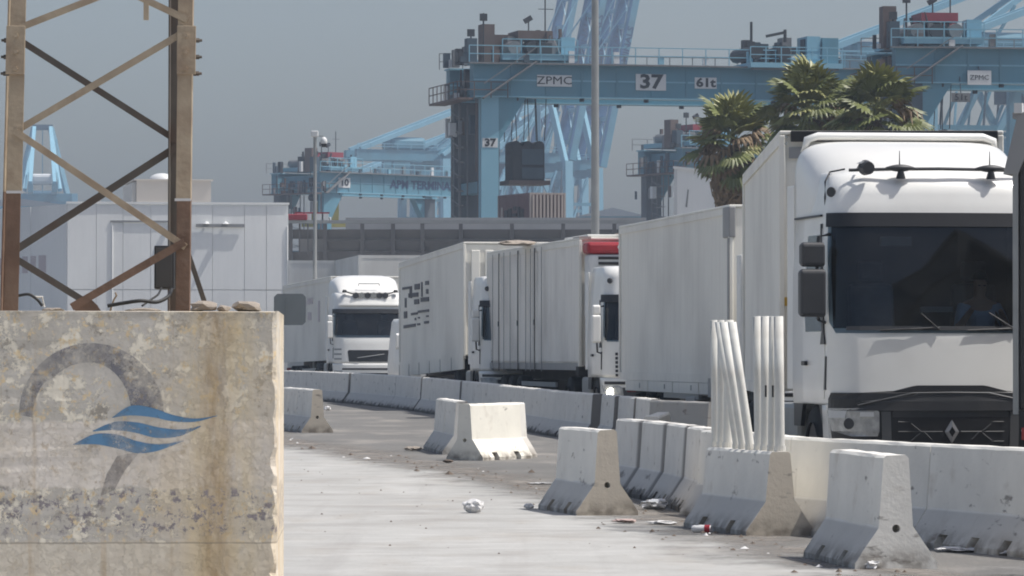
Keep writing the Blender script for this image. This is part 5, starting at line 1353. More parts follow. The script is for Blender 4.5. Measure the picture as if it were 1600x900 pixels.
# --- T4 plain box
c4 = (X(1140, 73.7), 73.7)
t4 = trailer('plain pale grey box trailer right of the red-topped reefer truck', c4, 6.9, 12.6, 1.12, 3.97, 'box')
for i in range(4): MB().box(-.004, .05, .3 + i*2.9, 3.1 + i*2.9, .84, 1.035).build('skirt_panel', 'trailer_white', t4, bevel=.006)
for i in range(4): MB().box(-.012, .0, .9 + i*3.0, .97 + i*3.0, .90, .99).build('skirt_latch', 'trailer_grey', t4)
MB().box(.0, .5, 3.6, 4.6, .45, .80).build('tool_box', 'trailer_grey', t4, bevel=.03)
MB().box(-.03, .3, 1.0, 2.0, .80, 1.12).build('coupling_panel', 'trailer_grey', t4)
MB().box(-.015, .10, -.03, .60, 3.45, 3.96).build('corner_cap', 'trailer_grey', t4, bevel=.02)
MB().box(-.018, .0, -.02, .13, 1.1, 3.44).build('corner_strip', 'trailer_grey', t4)
tractor('white cab glimpsed between the plain box trailer and the front refrigerated trailer', (c4[0] + 1.28 + .35, c4[1] - 3.0), 6.9, 'P')

# --- T3 pleated curtain trailer with red-topped cooling unit
c3 = (X(905, 93.0), 93.0)
t3 = trailer('white pleated curtain trailer with dark vertical straps and a red-topped cooling unit', c3, 8.4, 13.6, 1.20, 3.86, 'curtain')
MB().box(.10, 2.46, -.62, -.03, 2.2, 3.52).build('cooling_unit', 'plate_white', t3, bevel=.06)
rc = MB().box(.06, 2.50, -.66, -.02, 3.53, 3.77).build('cooling_unit_cap', 'red_paint', t3, bevel=.07)
text('Carrier', .20, 'plate_white', rc, (1.05, -.672, 3.66), (R(90), 0, 0), .006, 1.2)
for k in range(4): MB().box(.30, 1.05, -.64, -.6, 3.08 + k*.11, 3.14 + k*.11).build('cooling_vent', 'black_plastic', t3)
MB().box(-.02, .22, -.02, .30, 1.0, 1.20).build('corner_bracket', 'chassis', t3)
MB().box(-.005, .25, -.01, .8, 3.84, 3.90).build('roof_patch', 'beige_wall', t3)
MB().box(.2, 2.4, .2, 3.2, 3.885, 3.95).build('roof_tarp', 'container_white', t3, bevel=.02)
MB().box(.9, 2.5, -.1, .9, 3.955, 3.99).build('roof_board', 'rock', t3)
lump('tarp_scrap', 'weathered scrap of tarpaulin on the roof of the pleated curtain trailer', 808, 100.0, .9, .10, 1.6, 'rock', 'tarpaulin', 11, base=ground_z(93) + 3.88)
tractor('white cab with one lit headlamp under the red-topped cooling unit', (c3[0] + 1.27 + .45, c3[1] - 3.05), 8.4, 'P', lit=True)

# --- T2 lettered trailer
c2 = (X(725, 109.0), 109.0)
PT = -1.15
t2 = trailer('white trailer with faded dark lettering on its side and a panelled skirt', c2, 8.6, 12.6, 1.36, 4.10, 'box', pitch=PT)
for i in range(6):
    MB().box(-.006, .04, .15 + i*2.07, 2.18 + i*2.07, 1.02, 1.335).build('skirt_panel', 'trailer_white', t2, bevel=.006)
    MB().box(-.016, .0, 2.16 + i*2.07, 2.21 + i*2.07, 1.0, 1.34).build('skirt_strut', 'trailer_grey', t2)
for i in range(7):
    MB().box(.18 + i*.34, .40 + i*.34, -.05, -.016, 2.6, 3.92).build('front_rib', 'trailer_white', t2, bevel=.03)
for (a, b, z0, z1, sl) in ((80, 210, 262, 296, -20), (180, 210, 262, 410, 0), (165, 300, 345, 405, -14), (250, 320, 215, 295, -8), (343, 358, 185, 395, 0), (400, 447, 172, 228, -4), (412, 440, 285, 350, 0), (245, 310, 430, 500, -6), (335, 448, 405, 466, -10), (112, 132, 410, 545, 0),
                     (100, 142, 602, 700, -6), (200, 290, 622, 655, -14), (296, 448, 588, 622, -20), (252, 268, 690, 722, 0), (296, 320, 676, 700, 0), (412, 442, 655, 680, -3), (95, 262, 795, 838, -26), (286, 324, 768, 796, -4), (385, 446, 738, 774, -8)):
    q = []
    for (cx_, cy_) in ((a, z1), (b, z1 + sl), (b, z0 + sl), (a, z0)):
        q.append(put_on_side(t2, c2, 8.6, 620 + cx_/9, 420 + cy_/9, PT))
    mb = MB(); mb.add([(-.0, y, z) for y, z in q] + [(.03, y, z) for y, z in q], [(0,1,2,3),(7,6,5,4),(0,4,5,1),(1,5,6,2),(2,6,7,3),(3,7,4,0)]); mb.build('lettering', 'letter_faded', t2)
tractor('white cab ahead of the lettered trailer, half hidden by the pleated curtain trailer', (c2[0] + 1.27 + .45, c2[1] - 3.05), 8.6, 'P')

# --- T1 leftmost
c1 = (X(517, 152.0), 152.0)
t1 = trailer('white trailer with faint pink lettering behind the leftmost cab', c1, 10.0, 13.2, 1.18, 3.93, 'box', pitch=-.5)
for (px0, px1, py0, py1) in ((480, 484, 466, 476), (485, 488, 465, 475), (497, 499, 470, 503), (481, 486, 488, 500), (474, 478, 470, 478)):
    q = [put_on_side(t1, c1, 10.0, a, b, -.5) for a, b in ((px0, py1), (px1, py1), (px1, py0), (px0, py0))]
    mb = MB(); mb.add([(.0, y, z) for y, z in q] + [(.03, y, z) for y, z in q], [(0,1,2,3),(7,6,5,4),(0,4,5,1),(1,5,6,2),(2,6,7,3),(3,7,4,0)]); mb.build('lettering', 'letter_pale', t1)
tractor('leftmost white cab with a row of roof spot lamps and a black grille', (X(582, 149.0), 149.0), 10.0, 'F')

# --- white van nosing out behind the lettered trailer
def van():
    D = 124.5; t = thing('delivery_van', 'white van nose just showing left of the lettered trailer', 'van', (X(641, D) + .98, D, ground_z(D)), 8.6)
    rows = [(.28, .10, .92, .25, .12), (.45, .02, .96, .28, .15), (.85, .0, .98, .3, .16), (1.05, .12, .98, .3, .16), (1.22, .55, .97, .28, .16), (1.95, 1.25, .90, .25, .12), (2.25, 1.55, .86, .25, .12), (2.34, 1.8, .80, .25, .12)]
    c = Cab(rows, 5.2); c.shell(.28, 2.34).build('body', 'white_paint', t, smooth=True)
    c.patch([(1.26, -.9, .9), (1.90, -.85, .85)], .01, .02, 12).build('windscreen', 'glass', t, smooth=True)
    for sg in (-1, 1):
        c.patch([(1.25, sg*c.side_u(1.5, 1.3), sg*c.side_u(2.4, 1.3)), (1.85, sg*c.side_u(1.9, 1.85), sg*c.side_u(2.4, 1.85))], .01, .012, 6).build('door_window', 'glass', t)
        c.patch([(.62, sg*.66, sg*1.15), (.84, sg*.7, sg*1.25)], .01, .02, 6).build('headlight', 'lamp_glass', t)
        MB().prism([(1.35, 1.5), (1.40, 1.46), (1.55, 1.47), (1.57, 1.86), (1.4, 1.92), (1.34, 1.86)], 'x', *sorted((sg*1.0, sg*1.22))).build('mirror', 'white_paint', t, bevel=.03)
        wheel(t, sg*.97, 1.0, .34, .22, sg); wheel(t, sg*.97, 4.2, .34, .22, sg)
    c.patch([(.60, -.5, .5), (.80, -.55, .55)], .01, .02, 10).build('grille', 'black_plastic', t)
van()

# --- driver of the front truck, hands on the wheel
def driver():
    c, s = math.cos(R(8.4)), math.sin(R(8.4))
    def W(x, y, z): return Vector((4.70 + c*x - s*y, 48.0 + s*x + c*y, z))
    o0 = W(.58, 1.05, 1.50)
    J = {'pelvis': (0, .02, 0, .15), 'waist': (0, .0, .2, .145), 'chest': (0, -.02, .42, .165), 'collar': (0, -.02, .58, .11), 'neck': (0, -.03, .67, .055), 'head': (0, -.05, .78, .085), 'crown': (0, -.04, .89, .075),
         'sl': (-.19, -.02, .55, .07), 'el': (-.27, -.16, .33, .05), 'hl': (-.17, -.26, .50, .034), 'fl': (-.14, -.30, .55, .03), 'sr': (.19, -.02, .55, .07), 'er': (.27, -.16, .33, .05), 'hr': (.19, -.26, .48, .034), 'fr': (.16, -.30, .53, .03),
         'kl': (-.14, -.42, .0, .085), 'al': (-.14, -.45, -.42, .05), 'kr': (.14, -.42, .0, .085), 'ar': (.14, -.45, -.42, .05)}
    E = [('pelvis','waist'),('waist','chest'),('chest','collar'),('collar','neck'),('neck','head'),('head','crown'),('collar','sl'),('sl','el'),('el','hl'),('hl','fl'),('collar','sr'),('sr','er'),('er','hr'),('hr','fr'),('pelvis','kl'),('kl','al'),('pelvis','kr'),('kr','ar')]
    def skin(name, keys, grow, m, parent=None):
        ks = [k for k in J if k in keys]; ix = {k: i for i, k in enumerate(ks)}
        me = bpy.data.meshes.new(name); me.from_pydata([J[k][:3] for k in ks], [(ix[a], ix[b]) for a, b in E if a in ix and b in ix], [])
        o = link(name, me, m, parent)
        o.modifiers.new('skin', 'SKIN')
        for i, k in enumerate(ks):
            v = me.skin_vertices[0].data[i]; v.radius = (J[k][3]*grow, J[k][3]*grow); v.use_root = (i == 0)
        sb = o.modifiers.new('sub', 'SUBSURF'); sb.levels = 2; sb.render_levels = 2
        return o
    b = skin('person', list(J), 1.0, 'skin'); b.location = o0; b.rotation_euler.z = R(8.4)
    tag(b, 'driver in a light blue shirt sitting behind the wheel of the front truck', 'person')
    skin('shirt', ['pelvis', 'waist', 'chest', 'collar', 'sl', 'el', 'sr', 'er'], 1.12, 'shirt_blue', b)
    rows = []
    for k in range(6):
        a = k/5*math.pi/2; rows.append([(.088*math.cos(a)*math.cos(q*math.pi/8), -.035 + .10*math.cos(a)*math.sin(q*math.pi/8), .86 + .115*math.sin(a)) for q in range(17)])
    MB().grid(rows).build('hair', 'hair', b, smooth=True)
    for sx in (-.03, .03): MB().box(sx-.012, sx+.012, -.145, -.128, .79, .80).build('eye', 'hair', b)
    MB().prism([(-.128, .75), (-.155, .752), (-.130, .80)], 'x', -.012, .012).build('nose', 'skin', b)
driver()

# ================================================================ yard gantry cranes (rubber-tyred)
def railing(mb, pts, h=1.1, step=1.6, r=.05):
    for a, b in zip(pts, pts[1:]):
        a, b = Vector(a), Vector(b); n = max(1, int((b-a).length/step))
        for k in range(n+1):
            p = a + (b-a)*k/n; mb.bar(p, p + Vector((0,0,h)), r)
        for z in (h, h*.5): mb.bar(a + Vector((0,0,z)), b + Vector((0,0,z)), r)
def rtg(label, loc, rz, span=27.0, num=None, weight=None, maker=None, title=None, seed=1, wb=7.2, trolley_x=3.2, red=False, hook='cab', Hb=19.3, girder_h=2.2, leg_mat='crane_blue', plates=True):
    rnd = random.Random(seed)
    t = thing('gantry_crane', label, 'crane', loc, rz, 'light blue yard gantry cranes')
    Ht = Hb + girder_h
    # girders
    for y in (0, wb):
        g = MB().box(-1.2, span + 1.2, y - .55, y + .55, Hb, Ht).build('girder', 'crane_blue', t)
        MB().box(-1.3, span + 1.3, y - .75, y + .75, Ht + .002, Ht + .12).build('flange', 'crane_light', g)
        MB().box(-1.2, span + 1.2, y - .70, y + .70, Hb - .10, Hb - .003).build('flange', 'crane_light', g)
        MB().box(-1.2, span + 1.2, y - .58, y - .552, Hb + girder_h*.48, Hb + girder_h*.53).build('seam', 'crane_light', g)
        for k in range(7): MB().tube((2 + k*(span-3)/6, y - .3, Hb - .32), (2 + k*(span-3)/6, y - .3, Hb - .10), .18, n=8).build('flood_lamp', 'machine_dark', g)
    # legs: tapered boxes with haunches
    for x, sx in ((0, 1), (span, -1)):
        for y in (0, wb):
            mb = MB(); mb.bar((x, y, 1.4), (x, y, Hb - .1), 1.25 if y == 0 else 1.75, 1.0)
            l = mb.build('leg', leg_mat if y == 0 else 'crane_leg_shaded', t)
            MB().prism([(x + sx*.63, Hb - 3.2), (x + sx*2.6, Hb - .11), (x + sx*.63, Hb - .11)], 'y', y - .45, y + .45).build('haunch', 'crane_blue', l)
            MB().box(x - .7, x + .7, y - .58, y + .58, 8.0, 8.15).build('leg_joint', 'crane_light', l)
        sb = MB().box(x - .6, x + .6, -1.6, wb + 1.6, 1.3, 2.3).build('sill_beam', 'crane_blue', t)
        MB().box(x - .45, x + .45, -.2, wb + .2, 12.6, 13.4).build('tie_beam', 'crane_blue', t)
        MB().box(x - .4, x + .4, .56, wb - .56, Hb + .3, Ht - .3).build('end_tie', 'crane_blue', t)
        for y in (-1.0, 1.0, wb - 1.0, wb + 1.0):
            MB().tube((x - .35, y, .8), (x + .35, y, .8), .8, n=14).build('wheel', 'tyre', t)
    # access stair and ladder tower on the left end
    st = MB()
    for xx in (-1.5, -.9):
        for yy in (wb*.35, wb*.65): st.bar((xx, yy, 2.3), (xx, yy, Hb - .4), .09)
    for k in range(16):
        z0 = 2.6 + k*1.02; st.bar((-1.5, wb*.35, z0), (-.9, wb*.65, z0), .5, .06); st.bar((-1.55, wb*.35, z0), (-1.55, wb*.65, z0 + .5), .06)
    st.build('stair', 'crane_grey', t)
    MB().box(-2.2, -.7, wb*.2, wb*.8, 2.32, 4.6).build('power_cabin', 'crane_grey', t)
    # platforms, rails, kit on the left corner
    kit = MB(); railing(kit, [(-1.6, -1.0, Ht + .12), (span + 1.6, -1.0, Ht + .12)], 1.15, 1.7, .06); kit.build('handrail', 'crane_light', t)
    kit = MB(); railing(kit, [(-1.6, wb + 1.0, Ht + .12), (span + 1.6, wb + 1.0, Ht + .12)], 1.15, 1.7, .06); kit.build('handrail', 'crane_grey', t)
    MB().box(-1.6, span + 1.6, -1.05, -.76, Ht + .0, Ht + .10).build('walkway', 'crane_grey', t)
    MB().box(-2.4, -1.25, -.8, wb + .8, Hb - .3, Hb - .15).build('landing', 'crane_brown', t)
    kit = MB(); railing(kit, [(-2.4, -.8, Hb - .15), (-2.4, wb + .8, Hb - .15)], 1.1, 1.2, .06); railing(kit, [(-2.4, -.8, Hb - .15), (1.2, -.8, Hb - .15)], 1.1, 1.0, .06); kit.build('handrail', 'crane_brown', t)
    kit = MB(); kit.bar((-.6, -.95, Hb - .2), (3.2, -.95, Ht + .2), .55, .1); kit.bar((-.6, -1.2, Hb + .8), (3.2, -1.2, Ht + 1.2), .06); kit.build('girder_stair', 'crane_grey', t)
    for (x, y, w, h, d, m) in ((-1.5, 0, .7, 1.7, .9, 'crane_dark'), (-1.1, 2.5, .9, 1.3, .9, 'crane_grey'), (.2, -.5, .5, .9, .5, 'crane_brown')):
        MB().box(x, x+w, y, y+d, Ht + .125, Ht + .125 + h).build('control_box', m, t)
    for x, h in ((-1.2, 2.4), (-.3, 3.6)):
        m_ = MB(); m_.tube((x, .2, Ht), (x, .2, Ht + h), .06, n=6); m_.bar((x-.25, .2, Ht + h*.92), (x+.25, .2, Ht + h*.92), .22, .5); m_.build('mast', 'machine_dark', t)
    # trolley with hoist machinery
    tx = trolley_x
    tr = MB().box(tx - 2.6, tx + 2.8, -.9, wb + .9, Ht + .30, Ht + .75).build('trolley_frame', 'crane_light', t)
    for i in range(26):
        x, y = tx - 2.5 + rnd.random()*5.0, rnd.random()*(wb-.5); z = Ht + .78
        if rnd.random() < .5: MB().box(x, x + rnd.uniform(.12, .4), y, y + .3, z, z + rnd.uniform(.4, 1.9)).build('junction_box', rnd.choice(['machine_dark', 'crane_grey', 'plate_white', 'crane_brown', 'crane_dark']), tr)
        else: MB().tube((x, y, z), (x + rnd.uniform(-.5, .5), y + rnd.uniform(-.3, .3), z + rnd.uniform(.6, 1.8)), rnd.uniform(.04, .12), n=6).build('pipe', rnd.choice(['machine_dark', 'crane_grey', 'crane_dark']), tr)
    for i in range(9):
        x = tx - 2.4 + rnd.random()*4.4; y = rnd.random()*(wb - 1); w, d, h = rnd.uniform(.4, 1.3), rnd.uniform(.5, 1.4), rnd.uniform(.5, 1.6)
        MB().box(x, x+w, y, y+d, Ht + .752, Ht + .75 + h).build('hoist_unit', rnd.choice(['machine_dark', 'crane_dark', 'crane_grey', 'machine_dark', 'machine_red' if red else 'crane_brown']), tr)
    for i in range(3): MB().tube((tx - 1.4 + i*1.3, .3, Ht + 1.25), (tx - 1.4 + i*1.3, wb - .3, Ht + 1.25), .48, n=14).build('hoist_drum', 'crane_grey' if i != 1 else 'machine_dark', tr)
    MB().box(tx - 1.0, tx + 1.5, 1.0, 4.0, Ht + 1.9, Ht + 2.5).build('hoist_canopy', 'machine_red' if red else 'crane_brown', tr)
    for x in (tx - .9, tx + 1.4):
        for y in (1.1, 3.9): MB().bar((x, y, Ht + .76), (x, y, Ht + 1.895), .1).build('canopy_post', 'crane_grey', tr)
    MB().box(tx - 3.6, tx - 2.7, 1.0, 2.2, Ht + .13, Ht + 2.9).build('resistor_cabinet', 'crane_brown', tr)
    MB().box(tx + 1.9, tx + 2.9, .2, 1.6, Ht + .76, Ht + 2.0).build('electric_house', 'crane_light', tr)
    m_ = MB(); m_.tube((tx + 1.2, 2, Ht + 2.5), (tx + 1.2, 2, Ht + 5.0), .05, n=6); m_.bar((tx + .7, 2, Ht + 4.1), (tx + 1.8, 2, Ht + 4.1), .05); m_.tube((tx, 2, Ht + 2.5), (tx, 2, Ht + 3.2), .05, n=6); m_.bar((tx - .3, 2, Ht + 3.2), (tx + .2, 2, Ht + 3.5), .3, .35); m_.build('aerial', 'machine_dark', tr)
    kit = MB(); railing(kit, [(tx - 2.6, -.88, Ht + .75), (tx + 2.8, -.88, Ht + .75)], 1.0, 1.1, .06); kit.build('handrail', 'crane_light', tr)
    # hanging cab or spreader
    zc = Hb - 5.6 if hook == 'cab' else Hb - 3.3
    cb = MB().box(tx - 1.35, tx + .95, 1.2, 3.4, zc - .2, zc + 2.2).build('operator_cab' if hook == 'cab' else 'spreader', 'machine_dark' if hook == 'cab' else 'yellow', t)
    if hook == 'cab':
        MB().box(tx - .7, tx + .85, 1.10, 1.19, zc + .9, zc + 2.0).build('cab_window', 'crane_dark', cb)
        MB().box(tx - .7, tx + .85, 1.08, 1.19, zc - .1, zc + .7).build('cab_window', 'crane_dark', cb)
        MB().box(tx - 1.7, tx + 1.3, .9, 3.6, zc - .5, zc - .21).build('head_block', 'crane_brown', cb)
        for x in (tx - 1.05, tx - .2, tx + .65): MB().tube((x, 1.4, zc + 2.22), (x, 3.2, zc + 2.22), .36, n=12).build('sheave', 'machine_dark', cb)
    else:
        MB().box(tx - 2.4, tx + 2.0, .9, 4.0, zc - .7, zc - .21).build('spreader_beam', 'yellow', cb)
        for x in (tx - 1.5, tx + 1.1): MB().tube((x, 1.4, zc + 2.7), (x, 3.4, zc + 2.7), .42, n=12).build('sheave', 'machine_dark', cb)
    for x in (tx - 1.4, tx - .5, tx + .4, tx + 1.0):
        for y in (1.4, 3.4): MB().tube((x, y, zc + 2.6), (x + rnd.uniform(-.3, .3), y, Ht + .4), .035, n=5).build('hoist_rope', 'machine_dark', t)
    # corner clutter: boxes, cable drops and pipes round the left-hand leg heads; festoon loops under the girder
    for i in range(34):
        x, y, z = rnd.uniform(-2.3, -.7), rnd.uniform(-1.0, wb), rnd.choice([Ht + .13, Hb - .14, Hb - .14, Hb - 2.6, Hb + .6]); w = rnd.uniform(.12, .5)
        MB().box(x, x + w, y, y + w, z, z + rnd.uniform(.3, 1.4)).build('fitting', rnd.choice(['machine_dark', 'crane_grey', 'crane_brown', 'plate_white', 'crane_dark', 'crane_dark']), t)
    for i in range(8):
        x = rnd.choice([rnd.uniform(-1.1, -.66), rnd.uniform(.66, .8)]); MB().tube((x, -.3, Hb - .2), (x, -.3, Hb - rnd.uniform(3, 14)), .045, n=5).build('conduit', rnd.choice(['crane_light', 'crane_dark', 'crane_brown']), t)
    for k in range(12):
        x = 1.5 + k*(span - 3)/11; MB().box(x - .06, x + .06, -.60, -.556, Hb + .05, Ht - .05).build('stiffener', 'crane_blue', t)
    for k in range(9):
        x = 2.5 + k*(span - 5)/8; MB().box(x - .2, x + .2, -1.0, -.76, Ht + .14, Ht + rnd.uniform(.5, 1.2)).build('walkway_box', rnd.choice(['crane_grey', 'plate_white', 'crane_dark', 'crane_light']), t)
    # plates and letters
    def plate(body, xc, w, h, size, bold, m='letter_black', back=True, zc=None, sx=1.25):
        z = zc or Hb + girder_h*.5
        if back:
            p = MB().box(xc - w/2, xc + w/2, -.62, -.585, z - h/2, z + h/2).build('number_plate', 'plate_white', t); par = p
        else: par = t
        text(body, size, m, par, (xc, -.635 if back else -.60, z), (R(90), 0, 0), bold, sx)
    if maker: plate(maker, 4.6, 2.5, .80, .78, .0)
    if num:
        plate(num, 11.6 if not title else 2.6, 2.2 if not title else 1.9, 1.15, 1.35 if not title else 1.1, .045)
        MB().box(-.55, .55, -.52, -.505, Hb - 3.6, Hb - 2.95).build('leg_plate', 'plate_white', t)
        text(num, .72, 'letter_black', t, (0, -.53, Hb - 3.28), (R(90), 0, 0), .03, 1.1)
    if weight: plate(weight, 15.6, 1.6, .78, .85, .03)
    if title: plate(title, span*.66, 1, 1, 1.35, .035, 'letter_navy', False, sx=1.15)
    return t
def at(px, D): return (X(px, D), D, ground_z(D))
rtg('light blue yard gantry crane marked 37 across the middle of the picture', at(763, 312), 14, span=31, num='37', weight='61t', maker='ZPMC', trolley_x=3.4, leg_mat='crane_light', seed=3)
# second trolley-like electrical house further along the same girder
def e_house(D, px):
    t = thing('machinery_house', 'dark machinery platform with blue cabinets on the girder right of the lamp post', 'machinery', (X(px, D), D, 0), 14)
    z0 = 21.65; rnd = random.Random(8)
    MB().box(-3.2, 3.6, -.5, 6.6, z0 + .1, z0 + .45).build('platform', 'crane_light', t)
    for y in (0, 7.2): MB().box(-3.0, 3.4, y-.2, y+.2, z0 - .03, z0 + .1).build('foot', 'crane_grey', t)
    for i in range(14):
        x = -3.0 + rnd.random()*4.2; y = rnd.random()*4; w, h = rnd.uniform(.3, 1.1), rnd.uniform(.5, 2.1)
        MB().box(x, x+w, y, y+rnd.uniform(.5, 1.5), z0 + .452, z0 + .45 + h).build('hoist_unit', rnd.choice(['machine_dark', 'crane_dark', 'crane_grey', 'crane_dark']), t)
    MB().box(1.2, 2.2, .3, 2.6, z0 + .452, z0 + 2.4).build('blue_cabinet', 'crane_light', t)
    MB().box(2.3, 3.5, .2, 2.6, z0 + .452, z0 + 2.3).build('blue_cabinet', 'crane_blue', t)
    for x in (-2.6, -.6): MB().tube((x, 0, z0 + 1.2), (x, 5, z0 + 1.2), .5, n=12).build('hoist_drum', 'machine_dark', t)
    m_ = MB(); m_.tube((-2.7, 1, z0 + .4), (-2.7, 1, z0 + 3.4), .1, n=6); m_.box(-2.9, -2.5, .8, 1.2, z0 + .6, z0 + 2.0); m_.tube((-.2, 1, z0 + 2), (-.2, 1, z0 + 2.9), .12, n=6); m_.bar((-1.6, 1, z0 + 2.4), (-.2, 1, z0 + 2.7), .2); m_.build('mast', 'machine_dark', t)
    kit = MB(); railing(kit, [(-3.2, -.45, z0 + .45), (3.6, -.45, z0 + .45)], 1.1, 1.0, .06); kit.build('handrail', 'crane_light', t)
e_house(316, 1238)
rtg('yard gantry crane marked 51t at the right picture edge, above the front truck', at(1425, 296), 8, span=27, weight=None, num=None, trolley_x=1.9, seed=5, red=True, leg_mat='crane_dark')
def plates_51():
    D = 293.0; 
    for body, px, py, w, h, s_, lab in (('51t', 1502, 152, 1.25, .6, .6, 'dark 51t marking board hanging under the right-hand crane girder'), ('ZPMC', 1531, 121, 1.6, .95, .45, 'small white maker board on the right-hand crane girder')):
        D2 = 296 + X(px, 296) * 0 - .9 + (px - 1425)/F*296*math.tan(R(8))
        t = thing('marking_board', lab, 'board', tuple(P(px, py, D2)), 8)
        MB().box(-w/2, w/2, 0, .05, -h/2, h/2).build('board', 'plate_white' if body != '51t' else 'crane_grey', t)
        text(body, s_, 'letter_black', t, (0, -.01, 0), (R(90), 0, 0), .0, 1.1)
        MB().bar((0, .03, h/2), (0, .35, h/2 + .3 if body != '51t' else 1.4), .06).build('hanger', 'crane_dark', t)
plates_51()
rtg('distant yard gantry crane marked 10, with a yellow spreader and terminal lettering', at(507, 520), 46, span=24, num='10', title='APM TERMINALS', trolley_x=2.5, seed=9, red=True, hook='spreader', Hb=20.2)
rtg('dim yard gantry crane with a red hoist left of the front palm', at(1078, 440), 30, span=25, trolley_x=2.0, seed=11, red=True, leg_mat='crane_blue')
rtg('faint yard gantry crane low in the gap right of the lamp post', at(925, 760), 30, span=24, trolley_x=4, seed=12, leg_mat='crane_blue', Hb=14.8)

# ================================================================ quay cranes
def quay_crane(label, loc, rz, boom_deg=78.0, apex=60.0, lettering=True, house='crane_blue'):
    t = thing('quay_crane', label, 'quay crane', loc, rz, 'quay cranes with raised booms')
    G = 42.0
    for x in (0, -28):
        for y in (-9, 9):
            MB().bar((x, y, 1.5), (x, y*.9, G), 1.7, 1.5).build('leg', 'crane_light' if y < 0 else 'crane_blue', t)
            MB().box(x-3.5, x+3.5, y-.8, y+.8, .0, 1.5).build('bogie', 'crane_dark', t)
        MB().bar((x, -9, 13), (x, 9, 13), 1.4, 2.0).build('portal_beam', 'crane_blue', t)
        MB().bar((x, -8.2, G-1), (x, 8.2, G-1), 1.4, 2.0).build('portal_beam', 'crane_blue', t)
    for y in (-9, 9):
        MB().bar((-28, y, 13), (0, y, 13), 1.4, 2.2).build('portal_beam', 'crane_light', t)
        MB().bar((-28, y, 14), (-14, y*.95, G-1.5), .9, .9).build('diagonal', 'crane_light', t)
        MB().bar((0, y, 14), (-14, y*.95, G-1.5), .9, .9).build('diagonal', 'crane_light', t)
        MB().bar((-28, y*.97, 27), (0, y*.97, 27), .9, 1.1).build('diagonal', 'crane_light', t)
    for k in range(6):
        for y in (-9, 9): MB().bar((-26 + k*4.5, y, 14), (-24 + k*4.5, y*.95, G - 2), .28).build('cable', 'crane_dark' if k % 2 else 'crane_light', t)
    for k in range(7):
        for y in (-7.5, 0, 7.5): MB().bar((-27 + k*4, y, 14 + (k % 2)*13), (-22 + k*4, y*.9, 27 + (k % 2)*13), .42).build('lattice', ['crane_light', 'crane_blue', 'crane_light'][k % 3], t)
    for z in (20, 34):
        for y in (-8.7, 8.7): MB().bar((-28, y, z), (0, y, z), .5, .7).build('catwalk', 'crane_blue', t)
    for x in (0, -28):
        MB().bar((x, -8.8, 15), (x, 8.6, 28), .7).build('diagonal', 'crane_light', t); MB().bar((x, 8.8, 15), (x, -8.6, 28), .7).build('diagonal', 'crane_light', t)
    for y in (-3, 3):
        MB().bar((-46, y, G + .8), (2, y, G + .8), 1.3, 2.2).build('girder', 'crane_blue', t)
        MB().bar((0, y*2.2, G), (-2.5, y*.7, apex), 1.2, 1.2).build('mast_leg', 'crane_light', t)
        MB().bar((-27, y*1.5, G + 1), (-3, y*.7, apex - .5), .8, .8).build('backstay', 'crane_light', t)
        MB().bar((-45, y, G + 2), (-2.8, y*.7, apex), .9, .9).build('backstay', 'crane_light', t)
        for k in range(3): MB().bar((-28 + 9*k, y*1.4, G + 1), (-22 + 9*k, y*1.2, G + 1 + (apex-G)*(.25 + .26*k)), .4).build('stay_post', 'crane_blue', t)
    MB().bar((-2.5, -2.6, apex), (-2.5, 2.6, apex), 1.6, 1.4).build('mast_head', 'crane_dark', t)
    MB().box(-38, -30, -3, 3, G + 2, G + 4.6).build('machinery_house', house, t, bevel=.8)
    MB().box(-14, -10, -2, 2, G - 4, G - .5).build('operator_cab', 'crane_dark', t)
    # raised twin boom
    a = R(boom_deg); d = Vector((math.cos(a), 0, math.sin(a))); h = Vector((3, 0, G + .5)); n = Vector((-math.sin(a), 0, math.cos(a)))
    Lb = 56
    for y in (-3.1, 3.1):
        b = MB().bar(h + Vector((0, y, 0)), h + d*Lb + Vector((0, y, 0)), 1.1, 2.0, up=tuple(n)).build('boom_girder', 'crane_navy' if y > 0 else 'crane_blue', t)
        MB().bar(h + Vector((0, y - .58, 0)) + n*.8, h + d*Lb + Vector((0, y - .58, 0)) + n*.8, .12, .5, up=tuple(n)).build('boom_edge', 'crane_navy', b)
        if lettering:
            o = text('APM TERMINALS', 1.9, 'letter_navy', b, tuple(h + d*23 + Vector((0, y - .60, 0)) - n*.25), (R(90), -a, 0), .06, 1.25)
    for k in range(8):
        p = h + d*(4 + k*7); MB().bar(p + Vector((0, -3, 0)), p + Vector((0, 3, 0)), .6, 1.0).build('boom_tie', 'crane_light', t)
        if k < 7: MB().bar(p + Vector((0, -3, 0)), h + d*(11 + k*7) + Vector((0, 3, 0)), .2).build('boom_lacing', 'crane_light', t)
    for k, f in enumerate((.35, .65, .92)): MB().bar((-2.5, 0, apex), h + d*(Lb*f), .28).build('forestay', 'crane_light', t)
    kit = MB(); railing(kit, [(-46, -3.9, G + 1.9), (2, -3.9, G + 1.9)], 1.2, 3, .12); kit.build('handrail', 'crane_light', t)
    return t
base = quay_crane('nearer pair of raised crane booms left of the lamp post', at(862, 950), 24)
def more(label, px, D, rz):
    c = copy_tree(base); c['label'] = label; c.location = at(px, D); c.rotation_euler.z = R(rz); return c
more('raised quay crane boom with lettering right of the lamp post', 912, 985, 22)
quay_crane('far quay crane seen end-on behind the left pylon leg', at(66, 1160), 96, boom_deg=3, lettering=False, house='plate_white')
more('quay crane whose pale backstays rise behind the rightmost palm', 1700, 660, 16)
more('quay crane whose backstays cross the sky at the right picture edge', 1905, 640, 14)
more('raised quay crane boom straight behind the lamp post', 890, 1030, 23)
more('farthest raised quay crane, its legs filling the span left of the lamp post', 815, 1080, 27)
